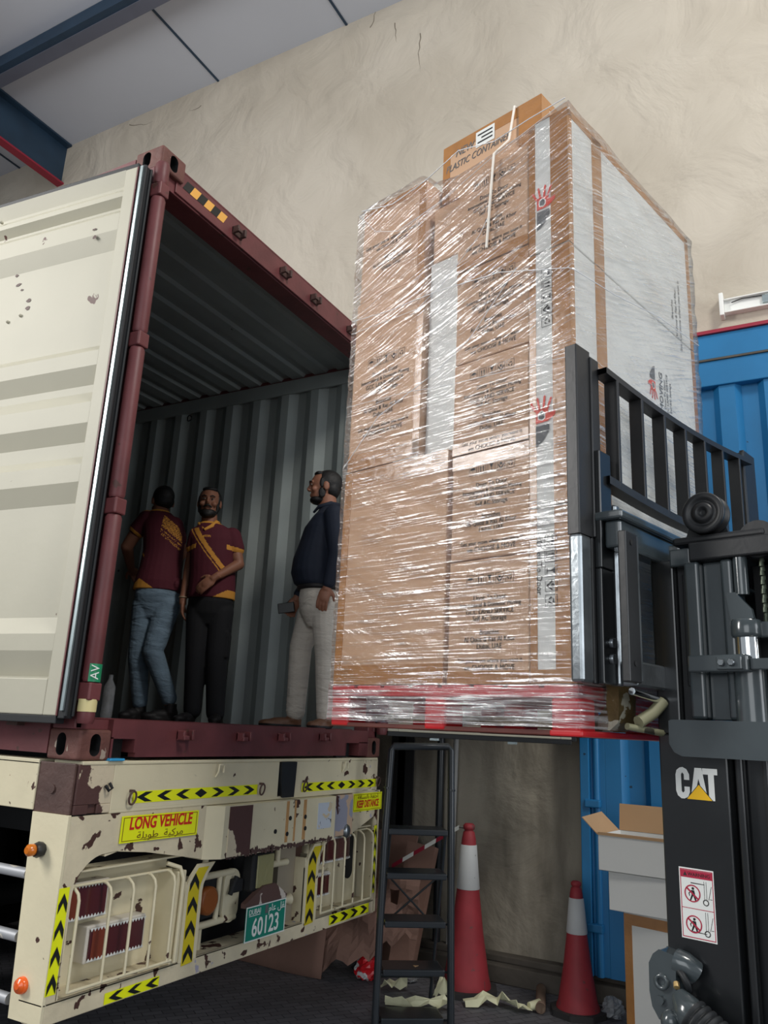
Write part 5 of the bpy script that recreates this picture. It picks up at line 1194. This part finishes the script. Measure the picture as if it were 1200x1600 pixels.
# things on the container floor behind the left post
rl_ = thing('tape_roll', 'pale roll standing on edge behind the left door post inside the container', 'roll', (0.30, 0.42, 1.56), 0.4)
MB().lathe([(0.05, 0), (0.09, 0), (0.09, 0.05), (0.05, 0.05), (0.05, 0)], 28, M=frame((0, 0, 0.09), (0, -1, 0), (0, 0, 1))).build('roll_body', galv, rl_)
bt_ = MB().lathe([(0.03, 0), (0.032, 0.02), (0.032, 0.17), (0.012, 0.21), (0.012, 0.235)], 18)
o = bt_.build('water_bottle', plastic); o.location = (0.95, 0.90, 1.56); tag(o, 'clear plastic bottle standing on the container floor by the jeans wearer', 'bottle')
# ------------------------------------------------------------------ people
def fuse(m, name, mats, parent, voxel=0.007, smooth=4, pick=None):
    """one continuous surface out of overlapping closed shapes"""
    o = m.build('tmp', mats)
    r = o.modifiers.new('r', 'REMESH'); r.mode = 'VOXEL'; r.voxel_size = voxel; r.use_smooth_shade = True
    s_ = o.modifiers.new('s', 'SMOOTH'); s_.factor = 0.5; s_.iterations = smooth
    dg = bpy.context.evaluated_depsgraph_get(); dg.update()
    me = bpy.data.meshes.new_from_object(o.evaluated_get(dg))
    bpy.data.objects.remove(o)
    me.materials.clear()
    for q in (mats if isinstance(mats, (list, tuple)) else [mats]): me.materials.append(q)
    for p in me.polygons:
        p.use_smooth = True; p.material_index = pick(p.center, p.normal) if pick else 0
    me.name = name
    n = bpy.data.objects.new(name, me); COL.objects.link(n); n.parent = parent
    return n
def loft(m, rings, n=24):
    """closed body of stacked ellipses (cx, cy, cz, rx, ry[, tilt about y])"""
    vs = []
    for (cx, cy, cz, rx, ry) in rings:
        for k_ in range(n):
            a = 2 * pi * k_ / n; vs.append((cx + rx * cos(a), cy + ry * sin(a), cz))
    fs = [(i * n + k_, i * n + (k_ + 1) % n, (i + 1) * n + (k_ + 1) % n, (i + 1) * n + k_) for i in range(len(rings) - 1) for k_ in range(n)]
    fs += [tuple(range(n - 1, -1, -1)), tuple(range((len(rings) - 1) * n, len(rings) * n))]
    return m.add(vs, fs, 0, True)
def limb(m, pts, rs):
    P = []; R = []
    for i in range(len(pts) - 1):
        for j in range(6):
            t_ = j / 6; P.append(Vector(pts[i]).lerp(Vector(pts[i + 1]), t_)); R.append(rs[i] + (rs[i + 1] - rs[i]) * t_)
    P.append(Vector(pts[-1])); R.append(rs[-1])
    m.tube(P, R, 16)
    for p, r in zip(pts, rs): m.ell(p, (r, r, r), 14, 10)
def hand_(m, wrist, d, nrm, thumb_side, curl=0.5, s=1.0):
    d = Vector(d).normalized(); nrm = Vector(nrm); nrm = (nrm - d * nrm.dot(d)).normalized(); side = d.cross(nrm)     # nrm = towards the palm
    W_ = Vector(wrist)
    fr_ = Matrix((( side.x, d.x, nrm.x, 0), (side.y, d.y, nrm.y, 0), (side.z, d.z, nrm.z, 0), (0, 0, 0, 1)))
    m.ell((0, 0, 0), (0.042 * s, 0.052 * s, 0.018 * s), 16, 12, M=Matrix.Translation(W_ + d * 0.055 * s) @ fr_)
    m.tube([W_ - d * 0.03, W_ + d * 0.03], [0.026 * s, 0.027 * s], 12)
    for i, (off, ln) in enumerate(((-0.031, 0.062), (-0.0105, 0.074), (0.0105, 0.080), (0.031, 0.070))):
        off *= thumb_side
        p = W_ + d * 0.088 * s + side * off * s; q = d.copy(); pts = [p - d * 0.02]; a = curl * (0.8 + 0.12 * i)
        for k_, f in enumerate((0.45, 0.32, 0.23)):
            pts.append(p.copy()) if k_ == 0 else None
            q = (q * cos(a * 0.7) + nrm * sin(a * 0.7)).normalized(); p = p + q * ln * f * s; pts.append(p.copy())
        m.tube(pts, [0.0098 * s, 0.0098 * s, 0.0092 * s, 0.0086 * s, 0.0078 * s], 10); m.ell(p, (0.008 * s,) * 3, 8, 6)
    tp = W_ + d * 0.028 * s + side * 0.030 * s * thumb_side
    t1 = tp + (d * 0.6 + side * 0.75 * thumb_side + nrm * 0.3).normalized() * 0.036 * s; t2 = t1 + (d * 0.9 + side * 0.3 * thumb_side + nrm * 0.35).normalized() * 0.030 * s
    m.tube([tp, t1, t2], [0.015 * s, 0.0115 * s, 0.009 * s], 10); m.ell(t2, (0.009 * s,) * 3, 8, 6)
def head_(m, c, yaw, hw=0.076, hd=0.096, hh=0.122, tilt=0.0):
    """face looks along local -y turned by yaw; returns its matrix"""
    M = Matrix.Translation(c) @ Matrix.Rotation(yaw, 4, 'Z') @ Matrix.Rotation(tilt, 4, 'X')
    m.ell((0, 0.006, 0.022), (hw, hd, hh - 0.022), 22, 16, M=M)
    m.ell((0, -0.022, -0.052), (hw * 0.76, hd * 0.66, 0.066), 18, 12, M=M)
    m.ell((0, -0.066, -0.092), (0.026, 0.022, 0.022), 12, 8, M=M)
    m.ell((0, -0.088, 0.030), (0.052, 0.014, 0.012), 12, 8, M=M)
    m.tube([(0, -0.094, 0.018), (0, -0.106, -0.012), (0, -0.112, -0.022)], [0.008, 0.011, 0.013], 10, M=M)
    m.ell((0, -0.100, -0.024), (0.018, 0.012, 0.009), 10, 8, M=M)
    m.ell((0, -0.088, -0.052), (0.020, 0.009, 0.006), 10, 6, M=M); m.ell((0, -0.086, -0.061), (0.018, 0.009, 0.006), 10, 6, M=M)
    for s_ in (-1, 1):
        m.ell((s_ * (hw + 0.004), 0.008, -0.004), (0.009, 0.020, 0.032), 10, 8, M=M)
        m.ell((s_ * 0.042, -0.070, -0.022), (0.022, 0.020, 0.020), 10, 8, M=M)
    return M
def hair_(parent, M, hw, hd, hh, beard=False, bald=0.0):
    h = MB(); h.ell((0, 0.026, 0.036), (hw + 0.006, hd - 0.002, hh - 0.030), 22, 16, M=M)
    h.ell((0, 0.050, -0.012), (hw + 0.002, 0.058, 0.065), 18, 12, M=M)
    h.ell((0, -0.040, 0.094), (hw * 0.74, 0.036, 0.020), 14, 10, M=M)
    for s_ in (-1, 1): h.ell((s_ * hw * 0.93, -0.020, 0.018), (0.010, 0.018, 0.036), 10, 8, M=M)
    fuse(h, 'hair', hairm, parent, 0.007, 2)
    b = MB()
    for s_ in (-1, 1): b.tube([(s_ * 0.012, -0.102, 0.028), (s_ * 0.030, -0.101, 0.034), (s_ * 0.048, -0.086, 0.028)], [0.0035, 0.0045, 0.003], 8, M=M)
    b.build('eyebrows', hairm, parent)
    e_ = MB()
    for s_ in (-1, 1): e_.ell((s_ * 0.030, -0.0885, 0.012), (0.0115, 0.0060, 0.0048), 12, 8, 0, M=M); e_.ell((s_ * 0.030, -0.0925, 0.012), (0.0052, 0.0030, 0.0046), 10, 8, 1, M=M)
    e_.build('eyes', [eye_w, hairm], parent)
    if beard:
        g_ = MB(); g_.ell((0, -0.040, -0.084), (hw * 0.80, hd * 0.57, 0.037), 18, 12, M=M); g_.ell((0, -0.072, -0.097), (0.036, 0.024, 0.026), 12, 8, M=M)
        for s_ in (-1, 1): g_.ell((s_ * hw * 0.84, -0.020, -0.038), (0.013, 0.024, 0.045), 10, 8, M=M)
        fuse(g_, 'beard', hairm, parent, 0.006, 2)
        t_ = MB(); t_.tube([(-0.030, -0.092, -0.052), (-0.014, -0.1035, -0.041), (0.0, -0.1065, -0.039), (0.014, -0.1035, -0.041), (0.030, -0.092, -0.052)], [0.005, 0.0075, 0.0075, 0.0075, 0.005], 8, M=M).build('moustache', hairm, parent)
def shoe(parent, heel, toe, name, mt, w=0.045, h=0.075, sole=True):
    a, b = Vector(heel), Vector(toe); d = (b - a); L_ = d.length; d.normalize()
    M = frame((a.x, a.y, 0), d, (-d.y, d.x, 0)); m = MB()
    m.ell((L_ * 0.20, 0, h * 0.62), (0.055, w * 0.80, h * 0.55), 16, 10, M=M); m.ell((L_ * 0.45, 0, h * 0.45), (L_ * 0.36, w * 0.86, h * 0.42), 16, 10, M=M)
    m.ell((L_ * 0.74, 0, h * 0.33), (L_ * 0.27, w, h * 0.33), 16, 10, M=M); m.tube([(L_ * .2, 0, h * .6), (L_ * .2, 0, h * 1.35)], 0.042, 14, M=M)
    m.prism([(L_ * (0.5 + 0.5 * cos(t_)), w * (0.95 if cos(t_) > 0 else 0.80) * sin(t_)) for t_ in [2 * pi * i / 24 for i in range(24)]], 0.0, 0.022, M=M)
    return fuse(m, name, [mt, shoe_d], parent, 0.007, 3, pick=lambda c, n: 1 if c.z < 0.018 else 0)
def person(label, loc):
    return thing('person', label, 'person', loc, -YAW)

# --- man in maroon polo looking out of the container
p = person('bearded person in a maroon and gold polo and black cargo trousers, facing the camera', (2.06, 1.168, 1.56))
b = MB(); HM = head_(b, (-0.117, -0.005, 1.545), 0.10)
b.tube([(-0.105, 0.01, 1.36), (-0.110, 0.008, 1.47)], [0.060, 0.055], 16)
loft(b, [(-0.03, 0, 0.80, 0.13, 0.10), (-0.04, 0, 1.0, 0.14, 0.10), (-0.055, 0, 1.2, 0.15, 0.10), (-0.06, 0, 1.33, 0.13, 0.08), (-0.09, 0, 1.39, 0.06, 0.05)])
limb(b, [(0.075, 0, 1.315), (0.140, -0.02, 1.10), (0.015, -0.165, 0.975)], [0.050, 0.041, 0.027])
hand_(b, (0.015, -0.165, 0.975), (-0.72, -0.12, -0.62), (0.0, 1.0, -0.2), -1, 0.45)
limb(b, [(-0.185, 0.0, 1.315), (-0.222, 0.04, 1.06), (-0.232, 0.0, 0.83)], [0.048, 0.038, 0.026])
hand_(b, (-0.232, 0.0, 0.83), (0.05, 0.0, -1), (1.0, 0.2, 0), -1, 0.55)
for x0, x1, x2 in ((-0.11, -0.095, -0.085), (0.045, 0.040, 0.070)): limb(b, [(x0, 0, 0.82), (x1, 0, 0.47), (x2, 0, 0.09)], [0.07, 0.05, 0.035])
fuse(b, 'body', skin, p, 0.006, 3)
hair_(p, HM, 0.076, 0.096, 0.122, beard=True)
s_ = MB(); loft(s_, [(-0.035, 0, 0.845, 0.168, 0.125), (-0.036, 0, 0.90, 0.168, 0.128), (-0.042, 0, 1.02, 0.163, 0.130), (-0.052, 0, 1.16, 0.165, 0.128), (-0.057, 0, 1.27, 0.172, 0.118), (-0.062, 0, 1.335, 0.155, 0.100), (-0.082, 0, 1.375, 0.105, 0.082), (-0.10, 0, 1.40, 0.070, 0.066)])
limb(s_, [(0.070, 0, 1.305), (0.108, -0.008, 1.215)], [0.068, 0.062]); limb(s_, [(-0.178, 0, 1.305), (-0.198, 0.015, 1.215)], [0.064, 0.058])
def pk2(c, n):
    x, y, z = c
    if z < 0.905 and y < 0.03 and x > -0.01 and (z - 0.84) < (x + 0.01) * 0.62: return 1                     # gold corner at the hem
    if y < 0.02:
        t_ = (1.345 - z) / 0.29; xc = -0.178 + 0.225 * t_ ** 1.15                                         # sash from shoulder to waist
        if 0 < t_ < 1.08:
            if abs(x - xc) < 0.020: return 1
            if 0.034 < xc - x < 0.044: return 1
        if 1.262 < z < 1.292 and -0.115 < x < -0.055 and (int(x * 260) + int(z * 240)) % 3: return 1 if abs(z - 1.277) < 0.012 - abs(x + 0.085) * 0.25 else 0
    for (ex, ez, dx) in ((0.114, 1.200, 1), (-0.202, 1.200, -1)):
        if dx * (x - ex) > -0.075 and abs((z - ez) - dx * -0.20 * (x - ex)) < 0.0165 and (x > 0.055 or x < -0.160): return 1
    if z > 1.383: return 1
    return 0
fuse(s_, 'polo_shirt', [shirt_m, gold_m], p, 0.006, 3, pick=pk2)
c_ = MB(); c_.tube([(-0.170, -0.030, 1.385), (-0.120, -0.085, 1.335)], [0.014, 0.010], 8).tube([(-0.045, -0.035, 1.400), (-0.065, -0.085, 1.355), (-0.112, -0.10, 1.325)], [0.017, 0.017, 0.010], 8).tube([(-0.12, 0.058, 1.40), (-0.17, 0.0, 1.395), (-0.165, -0.03, 1.388)], 0.013, 8).tube([(-0.10, 0.06, 1.405), (-0.042, 0.02, 1.408), (-0.043, -0.04, 1.398)], 0.014, 8)
c_.build('collar', gold_m, p)
t_ = MB(); loft(t_, [(-0.035, 0, 0.66, 0.10, 0.07), (-0.035, 0, 0.74, 0.150, 0.105), (-0.035, 0, 0.82, 0.158, 0.120), (-0.035, 0, 0.87, 0.155, 0.118)])
limb(t_, [(-0.110, 0, 0.76), (-0.098, -0.01, 0.47), (-0.085, 0.01, 0.085)], [0.090, 0.074, 0.062]); limb(t_, [(0.045, 0, 0.76), (0.045, -0.01, 0.47), (0.072, 0.01, 0.075)], [0.090, 0.076, 0.064])
t_.box(0.085, 0.128, -0.06, 0.05, 0.44, 0.60); t_.box(0.080, 0.122, -0.065, 0.055, 0.58, 0.62)
fuse(t_, 'cargo_trousers', blacktr, p, 0.007, 7)
shoe(p, (-0.075, 0.05, 0), (-0.155, -0.17, 0), 'shoe', shoe_d); shoe(p, (0.075, 0.05, 0), (0.105, -0.18, 0), 'shoe', shoe_d)
MB().tube([(-0.232 + 0.030 * cos(a), 0.002 + 0.030 * sin(a), 0.850) for a in [2 * pi * i / 16 for i in range(17)]], 0.004, 6).build('wristband', wrist_m, p)

# --- man in jeans with his back to the camera, stooping to the left
p = person('person in a maroon and gold polo and light blue jeans with back turned, stooping', (1.98, 1.575, 1.56))
b = MB(); HM = head_(b, (-0.135, 0.115, 1.605), pi + 0.5, 0.074, 0.094, 0.116, 0.25)
b.tube([(-0.132, 0.07, 1.47), (-0.135, 0.10, 1.57)], [0.058, 0.056], 14)
loft(b, [(-0.05, 0, 0.85, 0.13, 0.10), (-0.055, 0.02, 1.1, 0.12, 0.09), (-0.07, 0.05, 1.3, 0.12, 0.09), (-0.12, 0.06, 1.46, 0.10, 0.07), (-0.13, 0.07, 1.52, 0.05, 0.05)])
limb(b, [(-0.235, 0.06, 1.455), (-0.355, 0.10, 1.245), (-0.375, 0.33, 1.12)], [0.052, 0.046, 0.028]); hand_(b, (-0.375, 0.33, 1.12), (0, 1, -0.2), (0.6, 0, -1), 1, 0.5)
limb(b, [(-0.01, 0.08, 1.42), (0.01, 0.30, 1.25), (-0.12, 0.46, 1.18)], [0.050, 0.042, 0.027]); hand_(b, (-0.12, 0.46, 1.18), (-1, 0.3, 0), (0, 0, -1), -1, 0.5)
limb(b, [(0.02, 0, 0.80), (-0.045, -0.02, 0.456), (0.115, 0.0, 0.12)], [0.07, 0.05, 0.034]); limb(b, [(-0.14, 0, 0.80), (-0.155, 0.05, 0.42), (-0.115, 0.12, 0.12)], [0.07, 0.05, 0.034])
fuse(b, 'body', skin, p, 0.006, 3)
hair_(p, HM, 0.074, 0.094, 0.116)
s_ = MB(); loft(s_, [(-0.062, 0.0, 0.905, 0.178, 0.128), (-0.062, 0.0, 0.97, 0.168, 0.132), (-0.060, 0.01, 1.08, 0.150, 0.128), (-0.060, 0.03, 1.20, 0.146, 0.122), (-0.072, 0.045, 1.32, 0.155, 0.118), (-0.098, 0.06, 1.41, 0.152, 0.105), (-0.125, 0.07, 1.48, 0.115, 0.085), (-0.133, 0.075, 1.525, 0.066, 0.064)])
s_.ell((0.085, 0.0, 0.95), (0.045, 0.09, 0.06), 12, 8)
limb(s_, [(-0.220, 0.06, 1.455), (-0.278, 0.072, 1.375)], [0.068, 0.066]); limb(s_, [(-0.015, 0.08, 1.42), (-0.002, 0.20, 1.34)], [0.066, 0.060])
def pk1(c, n):
    x, y, z = c
    if z > 1.508: return 1
    if x < -0.24 and abs((z - 1.352) + (x + 0.30) * 0.75) < 0.014: return 1                        # cuff
    if y < 0.02 and x < -0.055 and z < 0.905 + (-0.055 - x) * 0.62 and z < 0.985 and x > -0.225 and z < 0.92 + 0.75 * max(0, (x + 0.25)) and z < 0.915 + 0.55 * (-x - 0.05): return 1
    if x < -0.17 and abs((z - 1.17) + (x + 0.19) * 1.2) < 0.010 and z > 1.1: return 1
    if y < 0.0 and -0.075 < x < 0.075:
        q = z - (1.345 - 0.75 * (x + 0.0))                                                       # slanting print over the back
        w_ = sin(x * 230 + 5 * sin(z * 120)) * sin(z * 210 + 4 * sin(x * 160))
        if -0.085 < q < 0.075 and w_ > (-0.25 if q > -0.02 else 0.12) and abs(q + 0.028) > 0.008 and abs(q + 0.055) > 0.006: return 1
    return 0
fuse(s_, 'polo_shirt', [shirt_m, gold_m], p, 0.0055, 3, pick=pk1)
t_ = MB(); loft(t_, [(-0.060, 0, 0.70, 0.10, 0.07), (-0.060, 0, 0.80, 0.150, 0.108), (-0.060, 0, 0.87, 0.160, 0.128), (-0.060, 0, 0.93, 0.158, 0.118)])
limb(t_, [(0.025, -0.01, 0.80), (-0.030, -0.04, 0.47), (0.112, 0.0, 0.155)], [0.096, 0.074, 0.055]); limb(t_, [(-0.135, 0.01, 0.80), (-0.150, 0.04, 0.43), (-0.118, 0.10, 0.13)], [0.096, 0.074, 0.056])
fuse(t_, 'jeans', jeans_m, p, 0.007, 6)
shoe(p, (0.175, 0.02, 0), (-0.055, -0.06, 0), 'shoe', shoe_d, h=0.09); shoe(p, (-0.09, 0.14, 0), (-0.215, -0.02, 0), 'shoe', shoe_d, h=0.09)

# --- man in navy shirt, in profile, holding a phone
p = person('person in a navy shirt and beige trousers in profile, holding a dark phone', (1.99, 0.325, 1.56))
b = MB(); HM = head_(b, (0.048, 0.0, 1.560), -pi / 2 + 0.12, 0.076, 0.100, 0.124)
b.tube([(0.088, 0.0, 1.37), (0.072, 0.0, 1.50)], [0.062, 0.058], 16)
loft(b, [(0.07, 0, 0.80, 0.11, 0.14), (0.05, 0, 1.0, 0.13, 0.15), (0.07, 0, 1.2, 0.11, 0.15), (0.09, 0, 1.36, 0.07, 0.12), (0.088, 0, 1.42, 0.05, 0.05)])
limb(b, [(0.14, -0.185, 1.34), (0.168, -0.215, 1.07), (0.125, -0.20, 0.86)], [0.050, 0.042, 0.028]); hand_(b, (0.125, -0.20, 0.865), (-0.28, 0.0, -1), (0.25, 1.0, 0), 1, 0.42)
limb(b, [(0.10, 0.185, 1.32), (0.02, 0.23, 1.04), (-0.10, 0.20, 0.85)], [0.050, 0.040, 0.027]); hand_(b, (-0.10, 0.20, 0.85), (-0.35, 0, -0.9), (0.3, -1, 0), -1, 0.7)
limb(b, [(0.02, 0.08, 0.78), (-0.045, 0.08, 0.49), (-0.048, 0.08, 0.10)], [0.07, 0.05, 0.034]); limb(b, [(0.12, -0.08, 0.78), (0.14, -0.08, 0.44), (0.155, -0.08, 0.10)], [0.07, 0.05, 0.034])
fuse(b, 'body', skin, p, 0.006, 3)
hair_(p, HM, 0.076, 0.100, 0.124, beard=False)
g_ = MB(); g_.ell((0, -0.036, -0.088), (0.060, 0.058, 0.030), 18, 12, M=HM)
for q in (-1, 1): g_.ell((q * 0.064, -0.016, -0.045), (0.012, 0.026, 0.040), 10, 8, M=HM)
fuse(g_, 'beard', hairm, p, 0.006, 2)
s_ = MB(); loft(s_, [(0.068, 0, 0.875, 0.135, 0.165), (0.050, 0, 0.90, 0.158, 0.175), (0.036, 0, 0.97, 0.170, 0.182), (0.040, 0, 1.06, 0.166, 0.184), (0.056, 0, 1.17, 0.148, 0.186), (0.070, 0, 1.27, 0.136, 0.190), (0.088, 0, 1.345, 0.105, 0.180), (0.092, 0, 1.39, 0.078, 0.110), (0.088, 0, 1.425, 0.062, 0.066)])
limb(s_, [(0.135, -0.175, 1.335), (0.170, -0.215, 1.07), (0.132, -0.203, 0.885)], [0.066, 0.055, 0.042]); limb(s_, [(0.10, 0.175, 1.32), (0.02, 0.23, 1.04), (-0.09, 0.205, 0.87)], [0.064, 0.052, 0.038])
fuse(s_, 'navy_shirt', navy_m, p, 0.007, 3)
MB().tube([(0.03, 0.066, 1.44), (0.105, 0.06, 1.447), (0.152, 0.0, 1.447), (0.105, -0.062, 1.44), (0.025, -0.062, 1.415), (-0.010, -0.02, 1.385)], [0.013, 0.016, 0.016, 0.016, 0.013, 0.008], 8).build('collar', navy_m, p)
MB().tube([(0.068 + 0.140 * cos(a), 0.160 * sin(a), 0.872) for a in [2 * pi * i / 28 for i in range(29)]], 0.017, 8).build('belt', shoe_d, p)
t_ = MB(); loft(t_, [(0.066, 0, 0.62, 0.07, 0.10), (0.066, 0, 0.72, 0.124, 0.150), (0.066, 0, 0.80, 0.136, 0.165), (0.068, 0, 0.865, 0.134, 0.158)])
limb(t_, [(0.025, 0.08, 0.76), (-0.042, 0.08, 0.50), (-0.045, 0.08, 0.095)], [0.098, 0.074, 0.060]); limb(t_, [(0.115, -0.08, 0.76), (0.142, -0.08, 0.44), (0.158, -0.08, 0.085)], [0.098, 0.076, 0.060])
for z in (0.10, 0.135, 0.17): t_.ell((-0.047, 0.08, z), (0.066, 0.064, 0.012), 14, 8)
fuse(t_, 'chinos', chino_m, p, 0.007, 5)
shoe(p, (-0.0, 0.08, 0), (-0.275, 0.08, 0), 'shoe', shoe_b, h=0.07); shoe(p, (0.20, -0.08, 0), (0.05, -0.14, 0), 'shoe', shoe_b, h=0.07)
ph = MB().box(-0.034, 0.034, -0.005, 0.005, -0.055, 0.055).build('mobile_phone', blackf, bevel=0.004)
Mp_ = Matrix.Translation((1.99, 0.325, 1.56)) @ Matrix.Rotation(-YAW, 4, 'Z') @ Matrix.Translation((-0.165, 0.155, 0.765)) @ Matrix.Rotation(rad(80), 4, 'Y')
ph.matrix_world = Mp_
tag(ph, 'dark phone held low in the hand of the navy shirted person', 'phone')
